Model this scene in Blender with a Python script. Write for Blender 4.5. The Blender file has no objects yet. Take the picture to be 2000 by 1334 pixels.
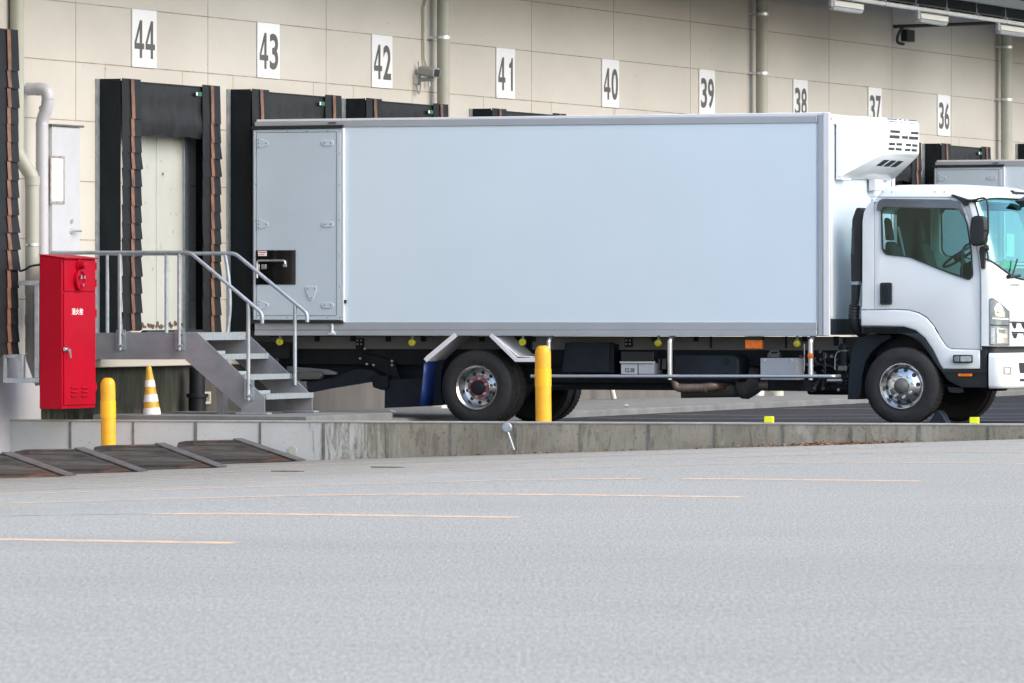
import bpy, bmesh, math, random
from mathutils import Vector
random.seed(7)
S = bpy.context.scene
COL = S.collection
R = math.radians
# ------------------------------------------------------------------ camera
F = 11800.0                      # focal length in photo pixels (2000 wide)
PHI = math.atan(4645 / F)        # building wall runs 21.5 degrees off the view axis
CAM = Vector((28.57, -63.58, 1.32))
RT = Vector((math.cos(PHI), math.sin(PHI), 0)); FW = Vector((-math.sin(PHI), math.cos(PHI), 0)); UP = Vector((0, 0, 1))
cd = bpy.data.cameras.new('camera'); co = bpy.data.objects.new('camera', cd); COL.objects.link(co)
co.location = CAM; co.rotation_euler = (math.pi/2, 0, PHI)
cd.sensor_width = 36; cd.lens = F/2000*36; cd.shift_y = -0.0385; cd.clip_end = 3000; cd.clip_start = 0.5
cd.dof.use_dof = True; cd.dof.focus_distance = 68; cd.dof.aperture_fstop = 13
S.camera = co
# ------------------------------------------------------------------ world, sun, exposure
W = bpy.data.worlds.new('World'); S.world = W; W.use_nodes = True
nt = W.node_tree; bg = nt.nodes['Background']
sky = nt.nodes.new('ShaderNodeTexSky'); sky.sky_type = 'NISHITA'; sky.sun_disc = False
SUN_EL, SUN_AZ = R(36), R(100)   # azimuth clockwise from +Y
sky.sun_elevation = SUN_EL; sky.sun_rotation = SUN_AZ; sky.air_density = 1.0; sky.dust_density = 2.2; sky.ozone_density = 1.0
nt.links.new(sky.outputs[0], bg.inputs[0]); bg.inputs[1].default_value = 0.15
sl = bpy.data.lights.new('sun', 'SUN'); sl.energy = .75; sl.angle = R(60); sl.color = (1, .965, .92)
so = bpy.data.objects.new('sun', sl); COL.objects.link(so)
sd = Vector((math.sin(SUN_AZ)*math.cos(SUN_EL), math.cos(SUN_AZ)*math.cos(SUN_EL), math.sin(SUN_EL)))
so.rotation_euler = sd.to_track_quat('Z', 'Y').to_euler(); so.location = (40, -60, 60)
S.view_settings.view_transform = 'Standard'; S.view_settings.look = 'None'; S.view_settings.gamma = 1; S.view_settings.exposure = 1.26
S.cycles.max_bounces = 8; S.cycles.transparent_max_bounces = 12

# ------------------------------------------------------------------ measuring helpers: a photo pixel onto a real plane
def ray(px, py): return FW + RT*((px-1000)/F) + UP*((590-py)/F)
def onX(px, py, X): d = ray(px, py); return CAM + d*((X-CAM.x)/d.x)
def onY(px, py, Y): d = ray(px, py); return CAM + d*((Y-CAM.y)/d.y)
def onZ(px, py, Z): d = ray(px, py); return CAM + d*((Z-CAM.z)/d.z)
def proj(p):
    v = Vector(p)-CAM; d = v.dot(FW); return 1000+F*v.dot(RT)/d, 590-F*v.z/d
def yard_z(x):
    t = 12.5 - x
    s = max(0.0, t)*0.037
    if abs(t) < 1.2: s = 0.037*(t+1.2)**2/4.8
    return -s
def onYard(px, py):
    z = 0
    for _ in range(30): p = onZ(px, py, z); z = yard_z(p.x)
    return p
def deck_z(x): return -0.09 if x < 4 else (-0.09 + (x-4)*0.012 if x < 11.5 else 0.0)

# ------------------------------------------------------------------ mesh builder
def basis(d):
    d = d.normalized(); a = Vector((0, 0, 1)) if abs(d.z) < .9 else Vector((1, 0, 0))
    u = d.cross(a).normalized(); return u, d.cross(u).normalized()
class MB:
    def __init__(s): s.v = []; s.f = []
    def add(s, vs, fs):
        n = len(s.v); s.v += [Vector(v) for v in vs]; s.f += [tuple(n+i for i in f) for f in fs]; return s
    def box(s, a, b):
        (x0, y0, z0), (x1, y1, z1) = a, b
        return s.add([(x0,y0,z0),(x1,y0,z0),(x1,y1,z0),(x0,y1,z0),(x0,y0,z1),(x1,y0,z1),(x1,y1,z1),(x0,y1,z1)],
                     [(0,3,2,1),(4,5,6,7),(0,1,5,4),(1,2,6,5),(2,3,7,6),(3,0,4,7)])
    def quad(s, a, b, c, d): return s.add([a, b, c, d], [(0,1,2,3)])
    def prism(s, pts, off):   # 3D polygon pushed along a vector
        n = len(pts); off = Vector(off)
        return s.add([Vector(p) for p in pts]+[Vector(p)+off for p in pts],
                     [tuple(range(n)), tuple(range(2*n-1, n-1, -1))]+[(i, (i+1) % n, n+(i+1) % n, n+i) for i in range(n)])
    def grid(s, rows, closed=False):
        n = len(rows); m = len(rows[0]); vs = [p for r in rows for p in r]; fs = []
        for i in range(n-1):
            for j in range(m if closed else m-1):
                k = (j+1) % m; fs.append((i*m+j, i*m+k, (i+1)*m+k, (i+1)*m+j))
        return s.add(vs, fs)
    def tube(s, pts, r, n=10, cap=True):
        pts = [Vector(p) for p in pts]; rows = []
        rr = r if isinstance(r, (list, tuple)) else [r]*len(pts)
        u = None
        for i, p in enumerate(pts):
            d = (pts[min(i+1, len(pts)-1)]-pts[max(i-1, 0)]).normalized()
            if u is None: u, w = basis(d)
            else:
                u = (u-d*u.dot(d)).normalized(); w = d.cross(u)
            rows.append([p+(u*math.cos(2*math.pi*k/n)+w*math.sin(2*math.pi*k/n))*rr[i] for k in range(n)])
        s.grid(rows, True)
        if cap:
            m = len(s.v); s.f.append(tuple(range(m-n, m))); s.f.append(tuple(range(m-n*len(pts)+n-1, m-n*len(pts)-1, -1)))
        return s
    def lathe(s, c, ax, prof, n=32):   # prof: (distance along axis, radius)
        c = Vector(c); ax = Vector(ax).normalized(); u, w = basis(ax)
        s.grid([[c+ax*a+(u*math.cos(2*math.pi*k/n)+w*math.sin(2*math.pi*k/n))*max(r, 1e-4) for k in range(n)] for a, r in prof], True)
        return s
    def cyl(s, c, ax, L, r, n=16): return s.lathe(c, ax, [(0, 0), (0, r), (L, r), (L, 0)], n)
    def hull(s, pts):
        bm = bmesh.new()
        for p in pts: bm.verts.new(p)
        bmesh.ops.convex_hull(bm, input=bm.verts); bmesh.ops.delete(bm, geom=[v for v in bm.verts if not v.link_faces], context='VERTS')
        bmesh.ops.dissolve_limit(bm, angle_limit=.02, verts=bm.verts, edges=bm.edges)
        bm.verts.index_update(); s.add([v.co.copy() for v in bm.verts], [tuple(v.index for v in f.verts) for f in bm.faces]); bm.free(); return s
def build(mb, name, mat, loc=(0,0,0), parent=None, smooth=False, bevel=0, seg=2, angle=35):
    loc = Vector(loc); me = bpy.data.meshes.new(name)
    me.from_pydata([tuple(v-loc) for v in mb.v], [], mb.f); me.validate()
    bm = bmesh.new(); bm.from_mesh(me)
    bmesh.ops.remove_doubles(bm, verts=bm.verts, dist=1e-5)
    bmesh.ops.recalc_face_normals(bm, faces=bm.faces); bm.to_mesh(me); bm.free()
    me.materials.append(mat); o = bpy.data.objects.new(name, me); COL.objects.link(o)
    if smooth or bevel:
        for p in me.polygons: p.use_smooth = True
        try: me.set_sharp_from_angle(angle=R(angle))
        except Exception: pass
    if bevel:
        m = o.modifiers.new('bevel', 'BEVEL'); m.width = bevel; m.segments = seg; m.limit_method = 'ANGLE'; m.angle_limit = R(30); m.harden_normals = False
    if parent: o.parent = parent
    else: o.location = loc
    return o
def tag(o, label, cat, group=None):
    o['label'] = label; o['category'] = cat
    if group: o['group'] = group
    return o
class Thing:
    def __init__(s, name, label, cat, loc, group=None):
        s.loc = Vector(loc); s.o = bpy.data.objects.new(name, None); COL.objects.link(s.o); s.o.location = s.loc; s.o.empty_display_size = .2
        tag(s.o, label, cat, group)
    def part(s, mb, name, mat, parent=None, **k):
        if isinstance(mb, list):     # several pieces: each one an object of its own
            return [build(m_, name, mat, s.loc, parent or s.o, **k) for m_ in mb][0]
        return build(mb, name, mat, s.loc, parent or s.o, **k)
def single(mb, name, mat, loc, label, cat, group=None, **k): return tag(build(mb, name, mat, loc, None, **k), label, cat, group)
def struct(mb, name, mat, loc=(0,0,0), kind='structure', **k):
    o = build(mb, name, mat, loc, None, **k); o['kind'] = kind; return o
def dup(root, loc, label, group=None, skip=()):
    def cp(o, par):
        c = o.copy(); COL.objects.link(c)
        if par: c.parent = par
        for ch in o.children:
            if ch.name.split('.')[0] not in skip: cp(ch, c)
        return c
    c = cp(root, None); c.location = loc; c['label'] = label
    if group: c['group'] = group
    return c
def shape2d(outer, holes, depth, bevel=0, res=2):
    """filled 2D outline with holes as (verts, faces), extruded to +-depth/2"""
    cu = bpy.data.curves.new('t', 'CURVE'); cu.dimensions = '2D'; cu.fill_mode = 'BOTH'
    cu.extrude = max(depth/2-bevel, .0001); cu.bevel_depth = bevel; cu.bevel_resolution = res; cu.offset = -bevel
    for pl in [outer]+list(holes):
        sp = cu.splines.new('POLY'); sp.points.add(len(pl)-1)
        for q, (x, y) in zip(sp.points, pl): q.co = (x, y, 0, 1)
        sp.use_cyclic_u = True
    return _curve_mesh(cu)
def _curve_mesh(cu):
    ob = bpy.data.objects.new('t', cu); COL.objects.link(ob)
    dg = bpy.context.evaluated_depsgraph_get(); dg.update(); me = bpy.data.meshes.new_from_object(ob.evaluated_get(dg))
    vs = [v.co.copy() for v in me.vertices]; fs = [tuple(p.vertices) for p in me.polygons]
    bpy.data.objects.remove(ob); bpy.data.meshes.remove(me); bpy.data.curves.remove(cu); return vs, fs
def text2d(t, bold=0.0, extrude=0.0, sp=1.0):
    cu = bpy.data.curves.new('t', 'FONT'); cu.body = t; cu.size = 1; cu.space_character = sp; cu.offset = bold; cu.extrude = extrude; cu.resolution_u = 5
    vs, fs = _curve_mesh(cu)
    x0 = min(v.x for v in vs); x1 = max(v.x for v in vs); y0 = min(v.y for v in vs); y1 = max(v.y for v in vs)
    return [((v.x-x0)/(x1-x0), (v.y-y0)/(y1-y0), v.z) for v in vs], fs
def plateY(mb, px_out, Y, th, holes=(), bevel=0, soft=0):
    """plate standing in a plane Y = const; outline given as photo pixels on that plane"""
    def cv(l): return [(onY(x, y, Y).x, onY(x, y, Y).z) for x, y in (round_poly(l, soft) if soft else l)]
    vs, fs = shape2d(cv(px_out), [cv(h) for h in holes], th, bevel)
    return mb.add([(v.x, Y+th/2-v.z, v.y) for v in vs], fs)
def round_poly(pl, r, n=4):
    out = []; m = len(pl)
    for i in range(m):
        p = Vector(pl[i]); a = Vector(pl[i-1]); b = Vector(pl[(i+1) % m])
        da = (a-p); db = (b-p); k = min(r, da.length*.45, db.length*.45)
        A = p+da.normalized()*k; B = p+db.normalized()*k
        for j in range(n+1):
            t = j/n; q = A*(1-t)**2+p*2*t*(1-t)+B*t*t; out.append((q.x, q.y))
    return out
def smooth_path(pts, n=5):
    pts = [Vector(p) for p in pts]; out = []
    for i in range(len(pts)-1):
        p0 = pts[max(i-1, 0)]; p1 = pts[i]; p2 = pts[i+1]; p3 = pts[min(i+2, len(pts)-1)]
        for j in range(n):
            t = j/n; out.append(.5*((2*p1)+(p2-p0)*t+(2*p0-5*p1+4*p2-p3)*t*t+(3*p1-p0-3*p2+p3)*t**3))
    out.append(pts[-1]); return out
def bend(pts, r, n=5):   # polyline with rounded corners
    pts = [Vector(p) for p in pts]; out = [pts[0]]
    for i in range(1, len(pts)-1):
        p = pts[i]; da = pts[i-1]-p; db = pts[i+1]-p; k = min(r, da.length*.49, db.length*.49)
        A = p+da.normalized()*k; B = p+db.normalized()*k
        for j in range(n+1): t = j/n; out.append(A*(1-t)**2+p*2*t*(1-t)+B*t*t)
    out.append(pts[-1]); return out
# ------------------------------------------------------------------ materials
def mat(name, col, rough=.6, metal=0, var=.08, scale=3.0, col2=None, bump=0, bscale=40, spec=.5, fine=0, coat=0, trans=0):
    m = bpy.data.materials.new(name); m.use_nodes = True; n = m.node_tree.nodes; l = m.node_tree.links
    b = n['Principled BSDF']; b.inputs['Roughness'].default_value = rough; b.inputs['Metallic'].default_value = metal
    b.inputs['Specular IOR Level'].default_value = spec; b.inputs['Coat Weight'].default_value = coat
    tc = n.new('ShaderNodeTexCoord'); nz = n.new('ShaderNodeTexNoise'); nz.inputs['Scale'].default_value = scale; nz.inputs['Detail'].default_value = 6
    nz.inputs['Roughness'].default_value = .6
    l.new(tc.outputs['Object'], nz.inputs['Vector'])
    r = n.new('ShaderNodeValToRGB'); r.color_ramp.elements[0].position = .3; r.color_ramp.elements[1].position = .7
    c2 = col2 or tuple(min(1, c*(1+var)) for c in col); c1 = tuple(c*(1-var) for c in col) if not col2 else col
    r.color_ramp.elements[0].color = (*c1, 1); r.color_ramp.elements[1].color = (*c2, 1)
    l.new(nz.outputs['Fac'], r.inputs[0]); l.new(r.outputs[0], b.inputs['Base Color'])
    if fine:
        rr = n.new('ShaderNodeMapRange'); rr.inputs[3].default_value = max(0, rough-fine); rr.inputs[4].default_value = min(1, rough+fine)
        l.new(nz.outputs['Fac'], rr.inputs[0]); l.new(rr.outputs[0], b.inputs['Roughness'])
    if bump:
        nb = n.new('ShaderNodeTexNoise'); nb.inputs['Scale'].default_value = bscale; nb.inputs['Detail'].default_value = 4
        l.new(tc.outputs['Object'], nb.inputs['Vector']); bp = n.new('ShaderNodeBump'); bp.inputs['Strength'].default_value = bump; bp.inputs['Distance'].default_value = .02
        l.new(nb.outputs['Fac'], bp.inputs['Height']); l.new(bp.outputs[0], b.inputs['Normal'])
    return m
class NT:   # small node helper
    def __init__(s, m): s.m = m; s.n = m.node_tree.nodes; s.l = m.node_tree.links; s.b = s.n['Principled BSDF']; s.tc = s.n.new('ShaderNodeTexCoord')
    def link(s, v, i):
        if isinstance(v, (int, float)): i.default_value = v
        elif isinstance(v, tuple): i.default_value = (*v, 1) if len(v) == 3 and i.type == 'RGBA' else v
        else: s.l.new(v, i)
    def noise(s, scale, detail=5, stretch=(1,1,1), rough=.6, dist=0, rot=0):
        src = s.tc.outputs['Object']
        if rot: m0 = s.n.new('ShaderNodeMapping'); m0.inputs['Rotation'].default_value = (0, 0, -rot); s.l.new(src, m0.inputs[0]); src = m0.outputs[0]
        mp = s.n.new('ShaderNodeMapping'); mp.inputs['Scale'].default_value = stretch; s.l.new(src, mp.inputs[0])
        z = s.n.new('ShaderNodeTexNoise'); z.inputs['Scale'].default_value = scale; z.inputs['Detail'].default_value = detail; z.inputs['Roughness'].default_value = rough
        z.inputs['Distortion'].default_value = dist; s.l.new(mp.outputs[0], z.inputs['Vector']); return z.outputs['Fac']
    def ramp(s, f, a, b, ca=0.0, cb=1.0):
        r = s.n.new('ShaderNodeMapRange'); r.inputs[1].default_value = a; r.inputs[2].default_value = b; r.inputs[3].default_value = ca; r.inputs[4].default_value = cb
        s.l.new(f, r.inputs[0]); return r.outputs[0]
    def mul(s, a, b, op='MULTIPLY'):
        r = s.n.new('ShaderNodeMath'); r.operation = op; s.link(a, r.inputs[0]); s.link(b, r.inputs[1]); return r.outputs[0]
    def mix(s, f, a, b):
        r = s.n.new('ShaderNodeMix'); r.data_type = 'RGBA'; s.link(f, r.inputs[0]); s.link(a, r.inputs[6]); s.link(b, r.inputs[7]); return r.outputs[2]
    def xyz(s):
        r = s.n.new('ShaderNodeSeparateXYZ'); s.l.new(s.tc.outputs['Object'], r.inputs[0]); return r.outputs
    def bump(s, h, st=.3, d=.01):
        r = s.n.new('ShaderNodeBump'); r.inputs['Strength'].default_value = st; r.inputs['Distance'].default_value = d; s.l.new(h, r.inputs['Height']); s.l.new(r.outputs[0], s.b.inputs['Normal'])
    def col(s, c): s.link(c, s.b.inputs['Base Color'])
def newm(name, rough=.7):
    m = bpy.data.materials.new(name); m.use_nodes = True; h = NT(m); h.b.inputs['Roughness'].default_value = rough; return m, h
M = {}
M['truck_white'] = mat('white_truck_paint', (.77,.81,.82), .22, var=.02, scale=.7, coat=.3)
M['panel'] = mat('white_box_panel', (.65,.76,.84), .30, var=.025, scale=.5, bump=.04, bscale=1.1)
M['door_panel'] = mat('shaded_white_door_panel', (.50,.585,.66), .4, var=.03, scale=1.5)  # box white toned down: canopy shade painted into the door colour
M['trim_grey'] = mat('grey_aluminium_trim', (.42,.45,.49), .42, metal=.35, var=.05, scale=2)
M['trim_white'] = mat('white_trim', (.72,.73,.76), .35, var=.03)
M['alu'] = mat('brushed_aluminium', (.62,.64,.66), .32, metal=.8, var=.06, scale=8)
M['chrome'] = mat('polished_alloy', (.70,.71,.72), .24, metal=1, var=.03, scale=5)
M['red_ring'] = mat('red_hub_plate', (.42,.13,.15), .3, metal=.7, var=.35, scale=9)
M['rubber'] = mat('tyre_rubber', (.018,.018,.020), .75, var=.25, scale=14, bump=.15, bscale=60)
M['black'] = mat('black_plastic', (.016,.018,.020), .5, var=.2, scale=6)
M['chassis'] = mat('dark_chassis_paint', (.009,.012,.016), .55, var=.3, scale=5, spec=.25)
M['chassis2'] = mat('dark_blue_grey_paint', (.012,.018,.026), .5, var=.25, scale=4, spec=.3)
M['beam'] = mat('grey_floor_beam', (.16,.155,.15), .6, var=.15, scale=3)
M['blue'] = mat('blue_mudflap', (.005,.024,.13), .5, var=.2, scale=6)
M['yellow_lens'] = mat('yellow_lens', (.60,.57,.01), .3, var=.15, scale=40)
M['amber'] = mat('amber_lens', (.85,.17,.01), .25, var=.25, scale=30)
M['exhaust'] = mat('rusty_exhaust', (.25,.16,.12), .5, metal=.4, col2=(.34,.27,.23), scale=9)
M['castgrey'] = mat('cast_grey_metal', (.13,.13,.13), .5, metal=.3, var=.25, scale=8)
M['battery'] = mat('white_battery_case', (.62,.63,.66), .5, var=.05)
M['panelgrey'] = mat('grey_painted_box', (.36,.39,.43), .45, var=.06)
M['seat'] = mat('grey_seat_fabric', (.045,.050,.045), .85, var=.2, scale=12)
M['dash'] = mat('dark_dashboard', (.010,.013,.015), .8, var=.2)
M['lamp_glass'] = mat('clear_lamp_lens', (.50,.55,.60), .2, metal=.6, var=.25, scale=26)
M['lamp_dark'] = mat('lamp_housing', (.22,.27,.32), .2, metal=.5, var=.3, scale=18)
M['green_board'] = mat('green_board', (.02,.28,.10), .5)
M['visor'] = mat('smoked_visor', (.10,.105,.12), .22, var=.2, scale=4, coat=.4)
M['galv'] = mat('galvanised_steel', (.33,.37,.40), .45, metal=.55, var=.2, scale=12)
M['galv2'] = mat('worn_galvanised_plate', (.175,.185,.20), .55, metal=.3, col2=(.29,.305,.325), scale=2.6)
M['pipe_white'] = mat('white_duct', (.42,.425,.45), .4, var=.06)
M['pipe_beige'] = mat('beige_downpipe', (.34,.345,.29), .5, var=.1, scale=2)
M['signwhite'] = mat('white_sign_plate', (.70,.71,.73), .4, var=.03)
M['signink'] = mat('dark_grey_sign_digits', (.085,.085,.075), .6, var=.08)
M['black_ink'] = mat('black_print', (.02,.02,.02), .6)
M['red_ink'] = mat('red_print', (.6,.12,.12), .6)
M['white_ink'] = mat('white_print', (.85,.8,.8), .6)
M['curtain'] = mat('black_rubber_curtain', (.013,.013,.014), .55, spec=.25, var=.25, scale=5, bump=.5, bscale=3)
M['side_vinyl'] = mat('black_vinyl_side', (.006,.010,.013), .6, spec=.2, var=.3, scale=2.5, bump=.8, bscale=3.5)
M['flap'] = mat('black_rubber_flap', (.010,.011,.013), .6, var=.3, scale=7, spec=.25)
M['orange'] = mat('orange_reflective_strip', (.07,.04,.03), .6, col2=(.25,.115,.065), scale=7)
M['green'] = mat('green_tag', (.012,.12,.06), .5)
M['yellow'] = mat('yellow_bollard_paint', (.72,.33,.012), .5, col2=(.82,.40,.012), scale=11, fine=.12)
M['yellow2'] = mat('bright_yellow_band', (.88,.42,.008), .3, var=.04)
M['reflector'] = mat('yellow_reflector', (.80,.82,.01), .4, var=.05)
M['cone_y'] = mat('cone_yellow', (.50,.29,.02), .5, var=.2, scale=14)
M['cone_w'] = mat('cone_white_band', (.66,.66,.64), .5, var=.15, scale=20)
M['doorw'] = mat('pale_metal_door', (.44,.455,.48), .5, var=.05)
M['tape'] = mat('grey_brown_tape', (.17,.14,.12), .8, col2=(.42,.39,.36), scale=26)
M['rust'] = mat('brown_rust_edge', (.10,.07,.05), .8, var=.4, scale=30)
M['lightbox'] = mat('white_batten', (.45,.44,.40), .5, var=.05)
M['lighttube'] = mat('clear_fluorescent_cover', (.28,.30,.32), .3, var=.1)
M['camgrey'] = mat('grey_camera_housing', (.26,.27,.25), .5, var=.1)
M['darkpipe'] = mat('dark_grey_conduit', (.035,.04,.038), .5, var=.2)
M['pvc'] = mat('white_pvc', (.60,.61,.60), .4, var=.08)
M['pvc2'] = mat('cream_pvc', (.45,.46,.38), .4, var=.08)
M['leaf'] = mat('dry_leaf', (.16,.07,.03), .8, col2=(.38,.22,.12), scale=9)
M['paper'] = mat('white_litter', (.6,.62,.62), .7)
def glassmat(name, tint, refl=.1, rc=(1,1,1)):
    m = bpy.data.materials.new(name); m.use_nodes = True; n = m.node_tree.nodes; l = m.node_tree.links
    n.remove(n['Principled BSDF']); t = n.new('ShaderNodeBsdfTransparent'); t.inputs[0].default_value = (*tint, 1)
    g = n.new('ShaderNodeBsdfGlossy'); g.inputs['Roughness'].default_value = .03; g.inputs[0].default_value = (*rc, 1); fr = n.new('ShaderNodeFresnel'); fr.inputs[0].default_value = 1.5
    ad = n.new('ShaderNodeMath'); ad.inputs[1].default_value = refl; l.new(fr.outputs[0], ad.inputs[0]); mx = n.new('ShaderNodeMixShader')
    l.new(ad.outputs[0], mx.inputs[0]); l.new(t.outputs[0], mx.inputs[1]); l.new(g.outputs[0], mx.inputs[2]); l.new(mx.outputs[0], n['Material Output'].inputs[0]); return m
M['glass'] = glassmat('side_window_glass', (.70,.86,.87), .0)
M['wglass'] = glassmat('teal_windscreen_glass', (.50,.95,.88), .13, (.62,1,.96))
# red hydrant paint
M['red'] = mat('red_hydrant_paint', (.33,.0015,.014), .5, var=.12, scale=2, spec=.12)
# asphalt of the yard: pale worn stone grain
def asphalt(name, base, lo, grain=.18):
    m, h = newm(name, .85); h.b.inputs['Specular IOR Level'].default_value = .15
    g1 = h.noise(52, 3, (1, .11, 1), rot=PHI, rough=.8); g2 = h.noise(11, 5, (1, .2, 1), rot=PHI); g3 = h.noise(.35, 4, (1, 1, 1)); g4 = h.noise(95, 2, (1, .09, 1), rot=PHI, rough=.8)
    c = h.mix(h.ramp(g3, .35, .65), lo, base)
    c = h.mix(h.ramp(g1, .52, .60, 0, .6), c, tuple(x*(1+grain*1.6) for x in base))
    c = h.mix(h.ramp(g1, .48, .38, 0, .5), c, tuple(x*.62 for x in base))
    c = h.mix(h.ramp(g4, .56, .70, 0, .5), c, tuple(min(.8, x*1.7) for x in base))
    c = h.mix(h.ramp(g2, .58, .74, 0, .22), c, tuple(x*.8 for x in base))
    c = h.mix(h.ramp(h.noise(19, 2, (1, .3, 1), rot=PHI), .70, .75, 0, .55), c, tuple(x*.45 for x in base))
    c = h.mix(h.ramp(h.noise(.12, 5, (.35, 1, 1), dist=.6), .52, .66, 0, .16), c, tuple(x*.55 for x in base))
    h.col(c); h.bump(h.mul(g1, g4, 'ADD'), .5, .006); return m, h, c
m, h, c = asphalt('yard_asphalt', (.390,.374,.325), (.360,.346,.304))
# darker where the slope runs down to the docks and near the kerb
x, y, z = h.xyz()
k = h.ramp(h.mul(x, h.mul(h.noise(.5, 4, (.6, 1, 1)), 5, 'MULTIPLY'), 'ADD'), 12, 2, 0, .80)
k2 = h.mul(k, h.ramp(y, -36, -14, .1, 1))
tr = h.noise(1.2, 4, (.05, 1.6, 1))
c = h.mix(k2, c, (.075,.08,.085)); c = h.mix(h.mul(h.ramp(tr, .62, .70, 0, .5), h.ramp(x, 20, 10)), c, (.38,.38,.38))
h.col(c); M['yard'] = m
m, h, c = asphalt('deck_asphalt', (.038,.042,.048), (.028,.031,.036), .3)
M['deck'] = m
def worn_line(name, col, gap=.0):
    m, h = newm(name, .8); f = h.noise(6, 5, (1, 3, 1), .7); g = h.noise(50, 3)
    c = h.mix(h.ramp(f, .40, .52), (.40,.37,.32), col); c = h.mix(h.ramp(g, .6, .7, 0, .5), c, (.40,.36,.30)); h.col(c); return m
M['line'] = worn_line('orange_line_paint', (.86,.55,.31)); M['line_deck'] = worn_line('faded_red_line', (.34,.16,.13)); M['line_faint'] = worn_line('faint_white_line', (.42,.40,.39))
# building wall panels
m, h = newm('cream_wall_panels', .75)
x, y, z = h.xyz(); f = h.noise(.6, 4, (1, .6, 1)); f2 = h.noise(3, 5, (1, .5, 2)); f3 = h.noise(9, 6, (1, 3, .35))
c = h.mix(h.ramp(f, .35, .65), (.45,.43,.382), (.505,.485,.437)); c = h.mix(h.ramp(f2, .5, .75, 0, .3), c, (.50,.465,.41))
c = h.mix(h.mul(h.ramp(f3, .55, .75, 0, .22), h.ramp(z, 3, 5.5)), c, (.28,.27,.24))
sp = h.noise(14, 2); c = h.mix(h.ramp(sp, .735, .76, 0, .8), c, (.12,.10,.08))
h.col(c); h.bump(h.noise(160, 2), .15, .003); M['wall'] = m
M['joint'] = mat('dirty_wall_joint', (.19,.16,.13), .9, col2=(.37,.33,.28), scale=4)
M['wallplain'] = mat('pale_dock_door_panel', (.40,.415,.38), .6, var=.06, scale=1.5)
# dock base: moss, plus the shade under the platform painted in as near-black
m, h = newm('mossy_shaded_dock_base', .9)
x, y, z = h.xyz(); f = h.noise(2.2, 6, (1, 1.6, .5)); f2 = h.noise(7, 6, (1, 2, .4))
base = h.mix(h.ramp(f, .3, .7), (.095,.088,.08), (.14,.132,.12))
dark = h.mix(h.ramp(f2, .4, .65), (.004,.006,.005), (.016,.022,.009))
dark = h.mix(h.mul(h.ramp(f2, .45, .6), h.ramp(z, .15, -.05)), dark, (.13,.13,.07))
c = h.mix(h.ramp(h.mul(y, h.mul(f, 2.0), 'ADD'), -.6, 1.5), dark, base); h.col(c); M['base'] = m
M['basewhite'] = mat('pale_painted_base', (.50,.51,.54), .6, var=.08, scale=1.5)
# kerb concrete: clean on the left, weathered with runs on the right
m, h = newm('weathered_kerb_concrete', .9)
x, y, z = h.xyz(); st = h.noise(7, 6, (1.6, 1, .35), .75, 1.0); bl = h.noise(1.3, 5); sp = h.noise(26, 4)
clean = h.mix(h.ramp(bl, .3, .7), (.46,.47,.465), (.55,.56,.555)); clean = h.mix(h.ramp(sp, .62, .72, 0, .5), clean, (.2,.2,.19))
d1 = h.mix(h.ramp(bl, .35, .65), (.21,.195,.155), (.32,.30,.25)); d1 = h.mix(h.ramp(st, .50, .66, 0, .6), d1, (.075,.075,.055)); d1 = h.mix(h.ramp(sp, .60, .7, 0, .6), d1, (.06,.06,.05))
d1 = h.mix(h.ramp(h.noise(3.3, 5), .60, .68, 0, .5), d1, (.42,.42,.40))
mk = h.ramp(h.mul(x, h.mul(st, 3.0), 'ADD'), 5.1, 5.7); c = h.mix(mk, clean, d1); h.col(c); h.bump(sp, .25, .006); M['kerb'] = m
M['kerbtop'] = mat('kerb_top_concrete', (.30,.295,.26), .85, col2=(.42,.42,.39), scale=5)
M['apron'] = mat('pale_apron_concrete', (.12,.125,.125), .85, col2=(.19,.195,.19), scale=2.5)
M['kjoint'] = mat('dark_mortar_joint', (.07,.07,.06), .9, col2=(.24,.24,.22), scale=6)
# old timber
m, h = newm('weathered_timber', .75)
w = h.noise(3, 6, (.5, 1, 7), .6, 1.2); w2 = h.noise(14, 5, (.25, 1, 3)); x, y, z = h.xyz()
c = h.mix(h.ramp(w, .38, .62), (.045,.039,.036), (.135,.122,.115)); c = h.mix(h.ramp(w2, .55, .7, 0, .7), c, (.03,.022,.018))
c = h.mix(h.mul(h.ramp(h.noise(2.4, 5, (.6, 1, 2)), .56, .64, 0, .8), h.ramp(z, .02, .2)), c, (.26,.10,.045)); h.col(c); h.bump(w, .5, .006); M['timber'] = m
M['steel_edge'] = mat('worn_steel_edge', (.09,.075,.07), .45, metal=.4, col2=(.17,.155,.15), scale=9)
# grating nose with fine ribs
m, h = newm('grating_nosing', .45); h.b.inputs['Metallic'].default_value = .5
wv = h.n.new('ShaderNodeTexWave'); wv.wave_type = 'BANDS'; wv.bands_direction = 'Y'; wv.inputs['Scale'].default_value = 9; h.l.new(h.tc.outputs['Object'], wv.inputs['Vector'])
h.col(h.mix(wv.outputs['Fac'], (.25,.29,.32), (.42,.47,.50))); h.bump(wv.outputs['Fac'], .6, .01); M['nosing'] = m
m, h = newm('canopy_sheeting', .6); h.col(h.mix(h.noise(1.5, 4), (.12,.13,.15), (.19,.20,.22))); M['canopy'] = m
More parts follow.
